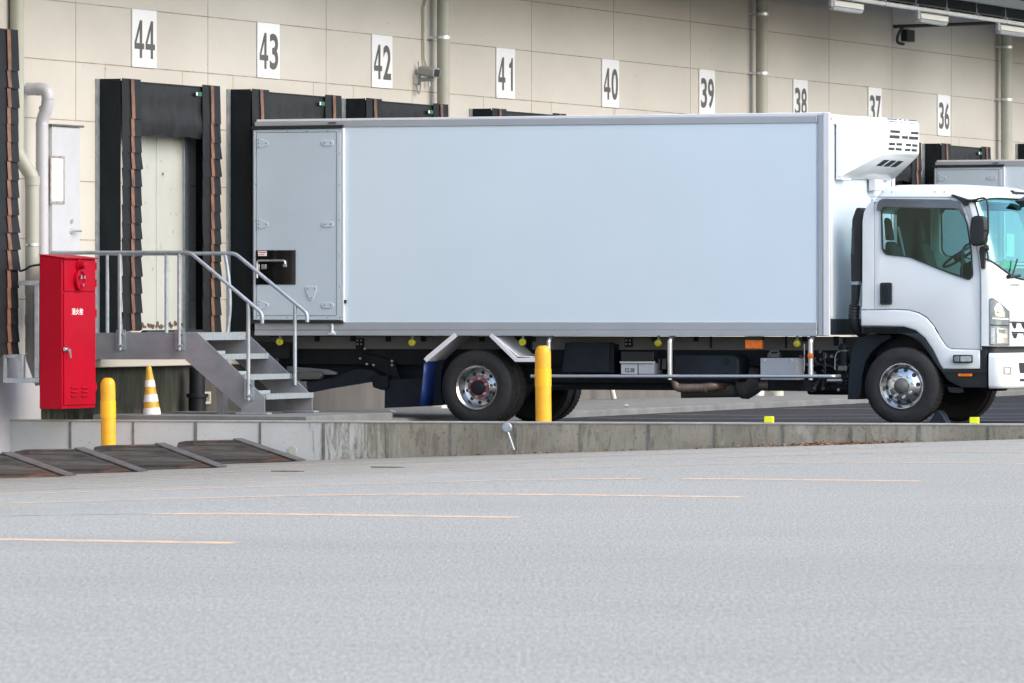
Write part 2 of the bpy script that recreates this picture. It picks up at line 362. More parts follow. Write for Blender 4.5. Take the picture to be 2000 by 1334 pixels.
# ================================================================== ground
mb = MB()
xs = [-.3, 0]+[.5*i for i in range(1, 30)]+[16, 20, 30, 60, 150, 600, 2500]
ys = [-2500, -600, -150, -90]+[-80+4*i for i in range(19)]+[-5.62]
mb.grid([[(x, y, yard_z(x)) for x in xs] for y in ys]); struct(mb, 'yard_ground', M['yard'])
mb = MB(); ys = [-5.48, 0, 10, 40, 100, 600, 2500]; xs = [-.3, 2.3, 4]+[5+.5*i for i in range(16)]+[20, 40, 150, 600, 2500]
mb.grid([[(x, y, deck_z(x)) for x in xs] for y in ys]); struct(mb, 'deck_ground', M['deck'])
mb = MB().grid([[(x, y, 0) for x in (14.6, 20, 60, 600, 2500)] for y in (-5.62, -5.48)]); struct(mb, 'ground_strip', M['yard'])
mb = MB()
ye = 70
mb.prism([(-.3,-2.2,-.3),(2.25,-2.2,-.3),(2.25,-2.2,-.02),(2.2,-2.2,.0),(-.3,-2.2,.02)], (0, ye, 0)); struct(mb, 'concrete_apron', M['apron'], bevel=.01)
# painted lines of the yard: orange stripes, each reaching to X = 15.05
def yline(Y, x0, x1, w=.23, mt='line'):
    n = max(2, int((x1-x0)/.4)); mb = MB()
    mb.grid([[(x0+(x1-x0)*i/n, yy, yard_z(x0+(x1-x0)*i/n)+.0015) for i in range(n+1)] for yy in (Y-w/2, Y+w/2)])
    o = struct(mb, 'painted_line', M[mt]); return o
def ly(px, py): return onYard(px, py)
yline(ly(460,1061).y, 6, 15.05); p = ly(385, 997); yline(ly(1020,1011).y, p.x, 15.05); yline(ly(1020,1011).y, 1, p.x, .1, 'line_faint')
yline(ly(1445,971).y, 2, 15.05)
Y4 = ly(1805,940).y; yline(Y4, 2, ly(1325,930).x); yline(Y4, ly(1362,933).x, 15.05)
for px, py in ((1800,904),(1900,883),(1950,868)): yline(ly(px, py).y, 2, 16, .13)
for px, py, w in ((500,944,.09),(700,918,.08)): yline(ly(px, py).y, 1, 9, w)
for Y in (2.6, 5.0, 7.4, 12.2, 16.2):
    mb = MB(); mb.grid([[(x, yy, deck_z(x)+.004) for x in (2.6,4,5,6,7,8,9,10,11,11.5,12,15,18)] for yy in (Y-.06, Y+.06)]); struct(mb, 'painted_line', M['line_deck'])
# ================================================================== retaining kerb wall
t = Thing('retaining_wall', 'low weathered concrete retaining wall between the lower yard and the truck bay', 'wall', (0, -5.55, -.4))
def kz(x): return .068+.0034*x
mb = MB(); mb.prism([(0,-5.62,-.8),(14.6,-5.62,-.3),(14.6,-5.62,kz(14.6)-.02),(0,-5.62,kz(0)-.02)], (0,.13,0)); t.part(mb, 'wall_face', M['kerb'])
mb = MB(); mb.prism([(0,-5.63,kz(0)-.02),(14.6,-5.63,kz(14.6)-.02),(14.6,-5.63,kz(14.6)),(0,-5.63,kz(0))], (0,.16,0)); t.part(mb, 'top_edge', M['kerbtop'], bevel=.006)
mb = MB()
for px in (137,260,382,508,632,757,880,1007,1137,1267,1397,1530,1662,1795,1930):
    X = onY(px, 850, -5.62).x; w = random.uniform(.012,.022)
    mb.box((X-w, -5.626, -.5), (X+w, -5.60, kz(X)-.022))
t.part(mb, 'mortar_joint', M['kjoint'])
mb = MB().prism([(onY(572,880,-5.62)+Vector((math.cos(a)*.05, -.012, math.sin(a)*.05))) for a in [i*math.pi/4 for i in range(8)]], (0,.02,0)); t.part(mb, 'drain_plug', M['pvc2'])
# small socket cover leaning out on a rod
p = onY(989, 835, -5.72); q = onY(1004, 879, -5.72); t = Thing('wall_prop', 'short grey rod with a round disc head leaning on the retaining wall', 'metal prop', (q.x, q.y, q.z))
t.part(MB().lathe(p+Vector((0,.03,0)), (0.15,-1,0), [(0,0),(0,.052),(.035,.055),(.05,.045),(.052,0)], 20), 'disc_head', M['galv'], smooth=True)
t.part(MB().tube([p, q], .012), 'rod', M['galv'], smooth=True)
# yellow reflectors on the kerb
for (px, py), lb in (((1503,815),'bright yellow block reflector on the kerb between the side guard posts and the front wheel'),((1904,816),'bright yellow block reflector on the kerb under the truck bumper')):
    a = onY(px-8.5, py+6, -5.52); b = onY(px+8.5, py-5, -5.52); z0 = kz(a.x)
    single(MB().box((a.x, -5.56, z0), (b.x, -5.51, z0+.062)), 'kerb_reflector', M['reflector'], (a.x, -5.54, z0), lb, 'reflector', 'yellow reflectors on the kerb', bevel=.006)
# dry leaves along the kerb foot (nobody could count them)
mb = MB(); rnd = random.Random(3)
def leaf(x, y, z, s):
    a = rnd.uniform(0, 6.3); u = Vector((math.cos(a), math.sin(a), rnd.uniform(-.3,.5)))*s; w = Vector((-math.sin(a), math.cos(a), rnd.uniform(-.3,.5)))*s*.5; c = Vector((x, y, z))
    mb.add([c-u, c-w*.9, c+u, c+w], [(0,1,2),(0,2,3)])
for _ in range(900):
    px = rnd.gauss(1625, 62) if rnd.random() < .75 else rnd.uniform(850, 2000)
    X = onY(px, 862, -5.7).x; dy = abs(rnd.gauss(0, .10 if abs(px-1620) < 110 else .04)); zz = yard_z(X)+rnd.uniform(.004,.03)*max(.2, 1-dy*4)
    leaf(X, -5.66-dy, zz, rnd.uniform(.012,.035))
struct(mb, 'leaf_litter', M['leaf'], (8, -5.8, -.1), kind='stuff')
for i, (px, py) in enumerate(((560,922),(755,914))):
    p = onYard(px, py); single(MB().box((p.x-.15, p.y-.012, p.z+.003), (p.x+.17, p.y+.012, p.z+.012)), 'wood_splinter', M['rust'], p, ('dark flat splinter on the yard left of the middle', 'small dark splinter on the yard below the rear wheel')[i], 'splinter')
# ================================================================== timber wheel wedges with steel edging
def wedge(top, Yn, lb, wid=.21, rust=False):
    P = [onY(x, y, Yn) for x, y in top]         # upper outline left to right, last = tip
    zL = yard_z(P[0].x); t = Thing('wheel_wedge', lb, 'wheel wedge', (P[0].x, Yn, zL), 'timber wheel wedges on the lower yard')
    base = [Vector((p.x, Yn, yard_z(p.x)-.01)) for p in (P[-1], P[len(P)//2], P[0])]
    pts = P[:-1]+[Vector((P[-1].x-.12, Yn, P[-1].z+.012))]
    poly = [P[0]]+[p for p in P[1:-1]]+[P[-1]]+base[1:]
    poly = [Vector((p.x, Yn, max(p.z, yard_z(p.x)))) for p in poly[:len(P)]]+base[1:]
    t.part(MB().prism(poly, (0, wid, 0)), 'timber_block', M['timber'], bevel=.012)
    a, b = P[-2], P[-1]; n = Vector((-(b.z-a.z), 0, b.x-a.x)).normalized()
    mb = MB().prism([a+n*.004, b+n*.004+Vector((.03,0,-.0)), b+n*.016+Vector((.03,0,0)), a+n*.016], (0, wid, 0)); mb.v = [v+Vector((0,-.003,0)) if abs(v.y-Yn) < 1e-4 else v+Vector((0,.003,0)) for v in mb.v]
    t.part(mb, 'steel_edge', M['steel_edge'])
    return t
def wy(px, py): return onYard(px, py).y
wedge([(343,877),(347,864),(362,861),(455,859),(575,901)], wy(575,902), 'brown timber wheel wedge, rightmost of the four, against the retaining wall')
wedge([(180,886),(183,873),(200,870),(302,868),(420,914)], wy(420,914), 'dark timber wheel wedge in front of the left yellow bollard')
wedge([(20,892),(26,882),(48,878),(145,877),(264,922)], wy(264,922), 'timber wheel wedge with rusty orange top edge, second from the left')
wedge([(-130,900),(-125,891),(-100,889),(2,886),(124,931)], wy(124,931), 'timber wheel wedge cut off by the left edge of the photo')
# ================================================================== bollards, cone
def bollard(c, r, ztop, lb, lean=.012):
    t = Thing('bollard', lb, 'bollard', c, 'yellow steel bollards'); c = Vector(c); H = ztop-c.z; ax = Vector((-lean, 0, 1))
    prof = [(-.05, r), (H-.09, r)]+[(H-.09+.09*math.sin(a), r*(.35+.65*math.cos(a)) if a > 0 else r) for a in [i*math.pi/16 for i in range(9)]]+[(H, 0)]
    t.part(MB().lathe(c, ax, prof, 32), 'post', M['yellow'], smooth=True, angle=50)
    t.part(MB().lathe(c, ax, [(H-.42,r), (H-.42, r+.004), (H-.24, r+.004), (H-.24, r)], 32), 'reflective_band', M['yellow2'], smooth=True)
    t.part(MB().cyl(c+ax*(H-.19)+Vector((r*.9,-r*.3,0)), (1,-.3,0), .012, .008), 'bolt', M['alu'])
p = onY(209, 868, -6.05); bollard((p.x+.02, -6.05, yard_z(p.x)), .078, onY(207,738,-6.05).z, 'yellow steel bollard beside the red hydrant cabinet')
p = onY(1058, 820, -5.42); bollard((p.x+.015, -5.40, deck_z(p.x)), .082, onY(1055,675,-5.4).z, 'yellow steel bollard behind the retaining wall in front of the rear axle')
p = onY(299, 818, -4.9); zb = 0.0
t = Thing('traffic_cone', 'yellow traffic cone with three white bands under the stair platform', 'traffic cone', (p.x, -4.9, zb-.09)); zt = onY(291, 714, -4.9).z; c = Vector((p.x, -4.9, -.09)); H = zt+.09
ax = Vector((-.07, 0, 1)); rr = lambda f: .125-(.125-.026)*f
def ring(f0, f1, e): return [(H*f0, rr(f0)+e), (H*f1, rr(f1)+e)]
t.part(MB().lathe(c, ax, [(0,0)]+ring(0, .97, 0)+[(H*.99,.022),(H,.012),(H,0)], 28), 'cone_body', M['cone_y'], smooth=True)
for k, (f0, f1) in enumerate(((.28,.38),(.47,.58),(.69,.79))): t.part(MB().lathe(c, ax, ring(f0, f1, .003), 28), 'white_band', M['cone_w'], smooth=True)
t.part(MB().box((c.x-.19,-5.09,-.09),(c.x+.19,-4.71,-.06)), 'base_plate', M['cone_y'], bevel=.01)
# ================================================================== building
BL = Thing('warehouse_building', 'long cream panelled warehouse wall with numbered loading docks', 'building', (0, 0, 0))
Y0, Y1 = -22, 75
mb = MB().box((-.25, Y0, .62), (0, Y1, 6.0)); BL.part(mb, 'wall', M['wall'])
mb = MB()
for z in (1.35, 2.0, 2.64, 3.30, 3.94, 4.585, 5.235):
    mb.box((-.01, Y0, z-.006), (.002, Y1, z+.006))
jy = [onX(px, 300, 0).y for px in (148,406,637)]+[6.64+3.05*i for i in range(1, 22)]+[-7.4,-10.8]
for y in jy: mb.box((-.01, y-.006, 3.3), (.0023, y+.006, 6))
for px in (205,356,455,612,690,805): y = onX(px, 300, 0).y; mb.box((-.01, y-.004, 3.30), (.0023, y+.004, 3.94))
for i in range(24): y = 8.0+i*2.0+(i % 3)*.4; mb.box((-.01, y-.004, 3.30), (.0023, y+.004, 3.94))
BL.part(mb, 'panel_joint', M['joint'])
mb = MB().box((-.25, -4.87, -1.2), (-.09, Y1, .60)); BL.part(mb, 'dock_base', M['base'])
mb = MB().box((-.25, Y0, -1.2), (.005, -4.87, .74)); BL.part(mb, 'painted_base', M['basewhite'])
mb = MB().box((-.2, -4.86, .60), (.02, Y1, .70)); BL.part(mb, 'floor_beam', M['wall'], bevel=.01)
# canopy
cz = 5.93
mb = MB().box((0.0, Y0, cz), (2.2, Y1, cz+.12)); cn = BL.part(mb, 'canopy', M['canopy'])
mb = MB()
for i in range(160): y = Y0+.6*i; mb.box((.02, y-.015, cz-.03), (2.18, y+.015, cz-.002))
BL.part(mb, 'sheet_seam', M['darkpipe'], cn)
for X in (1.15, 2.12):
    mb = MB().box((X-.05, Y0, cz-.16), (X+.05, Y1, cz-.031)); BL.part(mb, 'canopy_beam', M['darkpipe'], cn)
# dock door of bay 44
yA, yB = onX(250,400,0).y, onX(352,400,0).y
t = Thing('dock_door', 'pale scuffed double panel dock door inside the shelter of bay 44', 'door', (0, yA, .98))
mb = MB(); ym = onX(303,400,.015).y
mb.box((.004, yA, 1.0), (.03, ym-.006, 3.45)).box((.004, ym+.006, 1.0), (.03, yB, 3.45)); t.part(mb, 'door_panel', M['wallplain'], bevel=.004)
mb = MB().box((.004, yA, .9), (.045, yB+.02, 1.0)); t.part(mb, 'threshold', M['pvc2'], bevel=.004)
mb = MB(); yc = onX(278,636,.03).y
for i in range(26):
    y = yc+.045*i+random.uniform(-.01,.01); z = 1.06+random.uniform(-.02,.02); s = random.uniform(.012,.035); mb.prism([(.0455 if False else .0315, y+s*1.3*math.cos(a)*random.uniform(.7,1.2), z+s*math.sin(a)) for a in [k*1.05 for k in range(6)]], (.002,0,0))
t.part(mb, 'peeled_paint', M['rust'])
mb = MB(); rnd = random.Random(5)
for i in range(22):
    y = rnd.uniform(yA+.1, yB-.1); z = rnd.uniform(1.5, 3.2); s = rnd.uniform(.006,.028); mb.prism([(.0312, y+s*math.cos(a)*rnd.uniform(.4,1.6), z+s*math.sin(a)*rnd.uniform(.6,1.4)) for a in [k*1.26 for k in range(5)]], (.0015,0,0))
t.part(mb, 'scuff_marks', M['pipe_beige'])
mb = MB().box((.004, yB+.003, .98), (.05, yB+.19, 3.45)); t.part(mb, 'door_frame', M['galv'], bevel=.004)
# personnel door
yA, yB = onX(95,300,0).y, onX(149,300,0).y; zt, zb = 3.22, 1.0
t = Thing('metal_door', 'white metal side door with taped-over narrow window and lever handle', 'door', (0, yA, zb))
dr = t.part(MB().box((.003, yA, zb), (.045, yB, zt)), 'door_leaf', M['doorw'], bevel=.006)
t.part(MB().box((.003, yA-.06, zt+.004), (.07, yB+.06, zt+.026)), 'drip_rail', M['castgrey'], bevel=.005)
za, zc = onX(112,398,.05).z, onX(112,304,.05).z; ya, yb = onX(98,350,.05).y, onX(126,350,.05).y
mb = MB()
for a, b in (((.046,ya,za),(.055,yb,za+.022)),((.046,ya,zc-.022),(.055,yb,zc)),((.046,ya,za+.022),(.055,ya+.03,zc-.022)),((.046,yb-.03,za+.022),(.055,yb,zc-.022))): mb.box(a, b)
t.part(mb, 'window_frame', M['tape'])
t.part(MB().box((.046,ya+.032,za+.032),(.051,yb-.032,zc-.032)), 'window_cover', M['trim_white'])
p = onX(141, 451, .06); mb = MB().cyl((.045, p.y, p.z), (1,0,0), .02, .03).tube([(.065,p.y,p.z),(.10,p.y,p.z),(.10,p.y+.14,p.z)], .012).cyl((.045, p.y, p.z+.11), (1,0,0), .025, .022)
t.part(mb, 'handle', M['alu'], smooth=True)
# ================================================================== number signs
WHERE = {44: 'above the pale dock door, nearest the red cabinet', 43: 'above the tail of the truck', 42: 'just left of the security camera', 41: 'just right of the camera and its thick pipe', 40: 'above the middle of the truck box',
  39: 'just left of the second thick pipe', 38: 'right of the second pipe, foot hidden by the truck roof', 37: 'half hidden behind the cooling unit', 36: 'whole, between cooling unit and right edge pipe'}
for n, px0, px1 in ((44,259,306),(43,503,547),(42,727,767),(41,970,1006),(40,1176,1210),(39,1366,1397),(38,1550,1578),(37,1697,1722),(36,1832,1856)):
    a, b = onX(px0, 100, .02).y, onX(px1, 100, .02).y; b = a+(b-a)*.5+.32; a = b-.64; z0, z1 = 3.94, 4.585
    t = Thing('number_sign', f'white sign reading {n} {WHERE[n]}', 'number sign', (.0, (a+b)/2, z0), 'dock number signs along the wall')
    t.part(MB().box((.004, a, z0), (.02, b, z1)), 'sign_plate', M['signwhite'], bevel=.003)
    mb = MB(); dh = .423; za = z0+.103; yy = (a+b)/2-.27
    for k, dg in enumerate(str(n)):
        wd = .25
        if dg == '4': vs, fs = shape2d([(.54,0),(.80,0),(.80,.235),(1,.235),(1,.39),(.80,.39),(.80,1),(.56,1),(0,.41),(0,.235),(.54,.235)], [[(.54,.39),(.54,.76),(.19,.39)]], .0002); vs = [(v.x, v.y, 0) for v in vs]
        elif dg == '1': vs, fs = shape2d([(.62,0),(.88,0),(.88,1),(.70,1),(.60,.88),(.36,.80),(.36,.69),(.62,.71)], [], .0002); vs = [(v.x, v.y, 0) for v in vs]
        else: vs, fs = text2d(dg, .022)
        mb.add([(.0225, yy+u*wd, za+v*dh) for u, v, _ in vs], fs); yy += wd+.04
    t.part(mb, 'digits', M['signink'])
# ================================================================== downpipes
def vpipe(px, X, r, z0, z1, lb, bands, mt='pipe_beige'):
    y = onX(px, 300, X).y; t = Thing('downpipe', lb, 'downpipe', (X, y, z0), 'rain downpipes down the warehouse wall')
    t.part(MB().lathe((X, y, z0), (0,0,1), [(0,r),(z1-z0,r)], 24), 'pipe', M[mt], smooth=True)
    for z in bands: t.part(MB().lathe((X, y, z), (0,0,1), [(-.02,r),(-.02,r+.008),(.02,r+.008),(.02,r)], 24).box((.0, y-r*1.35, z-.015), (X-r*.4, y-r*1.05, z+.015)).box((X-r*.5, y-r*1.35, z-.015),(X, y-r*.98, z+.015)), 'clamp', M['alu'], smooth=True)
    return t
vpipe(866, .17, .082, .7, 5.93, 'thick beige downpipe beside the security camera', [4.62])
vpipe(1488, .17, .088, .7, 5.93, 'thick beige downpipe between number signs 39 and 38', [4.60, 5.45])
t = vpipe(1966, .17, .095, .7, 5.93, 'thick beige downpipe at the right edge of the photo', [4.60, 5.45])
# offset downpipe behind the red cabinet
Yp = -5.62; P = lambda px, py: onY(px, py, Yp)
t = Thing('downpipe', 'beige downpipe with a dog-leg bend behind the red hydrant cabinet', 'downpipe', P(62,700), 'rain downpipes down the warehouse wall')
t.part(MB().tube(bend([Vector((P(33,0).x,Yp,5.9)),P(33,300),P(63,345),P(63,420)], .06, 6)+[P(63,690)], .076, 20), 'pipe', M['pipe_beige'], smooth=True)
t.part(MB().tube([P(63,690),P(64,702),P(76,752)], [.076,.07,.04], 20), 'pipe_foot', M['pipe_beige'], smooth=True)
for py in (353,566,625): t.part(MB().tube([P(63,py-9),P(63,py+9)], .082, 20), 'sleeve', M['pipe_beige'], smooth=True)
t.part(MB().tube([P(63,476),P(63,480)], .084, 20), 'clamp', M['alu'], smooth=True)
# white vent duct with hooked end
Yd = -5.3; P = lambda px, py: onY(px, py, Yd)
t = Thing('vent_duct', 'white metal vent duct with hooked elbow top rising behind the red cabinet', 'duct', P(83,500))
t.part(MB().tube(bend([P(54,174),P(93,174),P(94,205),P(82,235),P(82,260)], .10, 6)+[P(83,620)], .068, 20, False), 'pipe', M['pipe_white'], smooth=True)
for a, b in (((72,174),(75,174)),((94,190),(93,194)),((89,212),(87,217)),((82,240),(82,244)),((82,318),(82,321)),((54,174),(57,174))):
    t.part(MB().tube([P(*a), P(*b)], .0705, 20, False), 'seam_ring', M['trim_grey'], smooth=True)
t.part(MB().tube([P(57,174),P(58,174)], .06, 16), 'dark_opening', M['black'])
# square tube guard frame
Yg = -6.2; P = lambda px, py: onY(px, py, Yg)
t = Thing('guard_frame', 'grey square-tube frame standing left of the red hydrant cabinet', 'frame', P(40,745))
def bar(a, b, w, name='frame_bar', th=.06):
    A, B = P(*a), P(*b); t.part(MB().box((min(A.x,B.x), Yg, min(A.z,B.z)), (max(A.x,B.x), Yg+th, max(A.z,B.z))), name, M['galv'], bevel=.004)
bar((35,548),(76,557),0); bar((67,557),(76,738),0); bar((6,738),(76,748),0); bar((6,692),(12,738),0); bar((36,692),(45,738),0); bar((13,692),(35,699),0)
# ================================================================== red hydrant cabinet
Yr = -6.2; xa = onY(77,650,Yr).x; xb = onY(121,650,Yr).x; zt = onY(121,504,Yr).z; zb = onY(121,799,Yr).z; yb = onX(186,650,xb).y
t = Thing('hydrant_cabinet', 'tall red fire hydrant cabinet with white lettering on the dock wall', 'hydrant cabinet', ((xa+xb)/2, (Yr+yb)/2, zb))
t.part(MB().prism([(xa,Yr,zb),(xb,Yr,zb),(xb,Yr,zt),(xa,Yr,zt+.028)], (0,yb-Yr,0)), 'cabinet_body', M['red'], bevel=.006)
t.part(MB().prism([(xa-.005,Yr-.008,zt+.030),(xb+.04,Yr-.008,zt-.006),(xb+.04,Yr-.008,zt+.006),(xa-.005,Yr-.008,zt+.042)], (0,yb-Yr+.016,0)), 'sloping_lid', M['red'], bevel=.003)
zs = onX(150,571,xb).z
d = t.part(MB().box((xb+.001,Yr+.03,zb+.04),(xb+.014,yb-.02,zs-.006)), 'lower_door', M['red'], bevel=.004)
u = t.part(MB().box((xb+.001,Yr+.03,zs+.012),(xb+.014,yb-.02,zt-.02)), 'upper_door', M['red'], bevel=.004)
ml = []
for y0 in (145,165):
    for k, py in enumerate((755,763,771)):
        a = onX(y0-6,py,xb+.014)
        b = onX(y0+6,py,xb+.014); mb = MB(); ml.append(mb); mb.prism([(xb+.013,a.y,a.z),(xb+.03,a.y,a.z-.018),(xb+.013,a.y,a.z-.02)], (0,b.y-a.y,0))
t.part(ml, 'vent_louvre', M['red'], d)
def hrz(py): return onX(150, py, xb+.014).z
X = xb+.0142
vs, fs = text2d('消火栓', .01)
a = onX(140,615,X); b = onX(162,602,X)
t.part(MB().add([(X+.002, a.y+u_*(b.y-a.y), a.z+v_*(b.z-a.z)) for u_, v_, _ in vs], fs), 'white_lettering', M['white_ink'], d)
p = onX(128,682,X); t.part(MB().box((X,p.y-.05,p.z-.02),(X+.02,p.y+.05,p.z+.02)).tube([(X+.02,p.y,p.z),(X+.05,p.y,p.z),(X+.05,p.y+.02,p.z-.09)], .012), 'door_handle', M['chrome'], d, smooth=True)
p = onX(153,518,X); t.part(MB().lathe(p, (1,0,0), [(0,.062),(.02,.062),(.02,.045),(.08,.036),(.095,0)], 24), 'alarm_lamp', M['red'], u, smooth=True)
p = onX(152,547,X); t.part(MB().lathe(p, (1,0,0), [(0,.108),(.04,.108),(.045,.094),(.025,.086),(.025,0)], 28), 'call_point', M['red'], u, smooth=True)
t.part([MB().cyl(p+Vector((.03,-.03,.03)),(1,0,0),.03,.022), MB().cyl(p+Vector((.03,.05,.03)),(1,0,0),.03,.018), MB().cyl(p+Vector((.03,.02,-.05)),(1,0,0),.03,.016)], 'call_button', M['chrome'], u, smooth=True)
mb = []
for py in (520,553,612,755): z = onX(184,py,xb).z; mb.append(MB()); mb[-1].cyl((xb+.012,yb-.012,z-.04),(0,0,1),.08,.012,8)
t.part(mb, 'hinge', M['red'], smooth=True)
# black cable into the cabinet
Pc = [onY(38,530,-6.0), onY(50,526,-6.0), onY(60,520,-6.0), onY(78,517,-6.0)]; single(MB().tube(smooth_path(Pc), .012), 'cable', M['black'], Pc[0], 'black cable running into the left side of the red cabinet', 'cable', smooth=True)
# ================================================================== dock shelters
SW = onX(431,300,.31).y-onX(190,300,0).y-.02
def shelter(name, lb, Yl, zt, zb, label_tag=True, X=.275):
    """rubber curtain dock shelter; Yl = left outer side on the wall"""
    yl = Yl+.02; w = SW; yr = yl+w; rnd = random.Random(int(Yl*10))
    t = Thing(name, lb, 'dock shelter', (0, Yl, zb), 'black dock shelters round the loading doors')
    t.part(MB().box((.003, Yl-.06, zb), (.02, Yl+.02, zt+.0)), 'wall_strip', M['galv'])
    def side(y, s):
        rows = []; n = 26
        for i in range(n+1):
            z = zb+(zt-zb)*i/n; rows.append([(x, y+s*(.012*math.sin(z*5+x*9)+.010*rnd.uniform(-1,1))*math.sin(math.pi*x/X), z) for x in [X*k/6 for k in range(7)]])
        return rows
    t.part(MB().grid(side(yl, 1)), 'side_sheet', M['side_vinyl'], smooth=True)
    t.part(MB().grid(side(yr, 1)), 'side_sheet', M['side_vinyl'], smooth=True)
    t.part(MB().prism([(0,yl,zt),(X,yl,zt-.02),(X,yl,zt-.03),(0,yl,zt-.01)], (0,w,0)), 'top_sheet', M['curtain'])
    cw = .49
    # top curtain with soft folds
    rows = []; zc = zt-.605
    for i in range(15):
        f = i/14; z = zt-.015-(zt-.015-zc)*f
        rows.append([(X-.012+.018*math.sin(f*3.0)+.014*math.sin(f*9+1)*min(1,f*2)+(.010*math.sin(q*1.7+3*math.sin(q*.37)))*min(1, f*1.6), yl+.10+(w-.2)*q/40, z+.01*math.sin(q*.5)*f) for q in range(41)])
    t.part(MB().grid(rows), 'top_curtain', M['curtain'], smooth=True)
    for k, yc in enumerate((yl+.0, yr-cw+.03)):
        fl = MB(); st = MB(); z = zt+.005; first = True
        while z > zb+.05:
            h = .43 if first else rnd.uniform(.17,.215); z2 = max(zb, z-h)
            o = rnd.uniform(.0,.02); wv = rnd.uniform(-.015,.02); xt = X+.016; xb_ = X+.030+o*.6
            xs_ = [0, .06, .15, .3, .5, .7, .85, 1]; dr_ = [-.035, -.028, -.012, .002, .004, .003, 0, .006]; dr2 = [rnd.uniform(-.006,.006) for _ in xs_]
            o1 = rnd.uniform(-.006,.006)
            fl.grid([[(xt+.003*math.sin(q*6), yc+cw*q+o1, z) for q in xs_], [(xb_-.006*abs(q-.5)+rnd.uniform(-.003,.003), yc+(cw+wv)*q+o1-(.012 if q == 0 else 0), z2-.015+d_*(1.8 if first else 1)+e2) for q, d_, e2 in zip(xs_, dr_, dr2)]])
            s0, s1 = .39, .56
            st.grid([[(xt+.018, yc+cw*q, z-.006) for q in (s0, (s0+s1)/2, s1)], [(xb_+.012, yc+(cw+wv)*q, z2-.008) for q in (s0, (s0+s1)/2, s1)]])
            z = z2; first = False
        fo = t.part(fl, 'flap_column', M['flap']); so_ = t.part(st, 'orange_strip', M['orange'], fo, smooth=True)
        m = fo.modifiers.new('s', 'SOLIDIFY'); m.thickness = .004; m.offset = -1
    if label_tag:
        y = yr-cw-.22; t.part(MB().box((X+.030, y+.03, zt-.13), (X+.038, y+.19, zt-.085)), 'small_tag', M['green']); t.part(MB().box((X+.0382, y+.035, zt-.125), (X+.0395, y+.07, zt-.09)), 'tag_mark', M['white_ink'])
    t.part(MB().cyl((X+.03, yl+cw+.05, zb-.02),(0,1,0), w-2*cw-.1, .05, 16), 'bumper_roll', M['black'], smooth=True)
    return t
Yof = onX(190,300,0).y-onX(283,100,0).y
sh = {}
ys44 = onX(190,300,0).y
s44 = shelter('dock_shelter', 'black rubber dock shelter around the pale door under sign 44', ys44, onX(190,154,0).z, .98)
for n, px, lb in ((43, 446, 'black rubber dock shelter under sign 43, behind the truck rear'), (42, 671, 'black rubber dock shelter under sign 42 showing above the truck roof'), (41, 919, 'black rubber dock shelter under sign 41, barely showing above the truck roof')):
    dup(s44.o, (0, onX(px,300,0).y, .98), lb)
y36 = onX(1844,200,0).y; y37 = onX(1709,200,0).y
dup(s44.o, (0, y36+Yof+.15, 1.0), 'black rubber dock shelter under sign 36 beside the second truck'); dup(s44.o, (0, y37+Yof, .98), 'black rubber dock shelter under sign 37, glimpsed behind the cooling unit')
dup(s44.o, (0, onX(1985,250,0).y, 1.0+.12), 'black rubber dock shelter cut off by the right edge of the photo')
s45 = shelter('dock_shelter', 'taller black rubber dock shelter cut off by the left edge of the photo', onX(36,300,.31).y-SW-.02, onX(30,58,.34).z, onX(30,690,.34).z, X=.275)
# ================================================================== stairs and platform
Ys = -4.67; dY = 1.27
ox, oz = onY(187,650,Ys).x, onY(518,810,Ys).z
t = Thing('access_stairs', 'grey galvanised steel stairs and platform with tube handrails', 'stairs', (0, Ys, -.09))
poly = [(92,650),(386,650),(517,776),(517,806),(471,806),(471,799),(361,702),(92,702)]
P = [onY(x, y, Ys) for x, y in poly]
t.part(MB().prism(P, (0,.012,0)), 'stringer', M['galv2'], bevel=.002)
t.part(MB().prism([p+Vector((0,dY,0)) for p in P], (0,.012,0)), 'stringer', M['galv2'], bevel=.002)
zf = P[3].z
for dy in (0, dY): t.part(MB().box((P[4].x-.04, Ys+dy-.06, zf-.02), (P[3].x+.05, Ys+dy+.08, zf)), 'foot_plate', M['galv'], bevel=.002)
st_px = [(384,661),(430,701),(476,741),(521,779)]
st_px = [(386,657),(431,697),(477,737),(520,775)]
for i, (px, py) in enumerate(st_px):
    q = onY(px, py, Ys); h = .085 if i == 0 else .058
    tr = t.part(MB().box((q.x-.30, Ys+.014, q.z-.005+h/2-.03), (q.x-.012, Ys+dY-.002, q.z+h/2-.004)), 'tread', M['galv'])
    t.part(MB().box((q.x-.012, Ys+.014, q.z-h/2), (q.x, Ys+dY-.002, q.z+h/2)), 'nosing', M['nosing'], tr)
    if i: t.part(MB().box((q.x-.31, Ys+.014, q.z-h/2+.01), (q.x-.30, Ys+dY*.62, q.z+h/2+.03)), 'back_lip', M['nosing'], tr)
q = onY(384, 652, Ys); t.part(MB().box((.02, Ys+.014, q.z-.05), (q.x-.02, Ys+dY-.002, q.z-.004)), 'platform_deck', M['galv'])
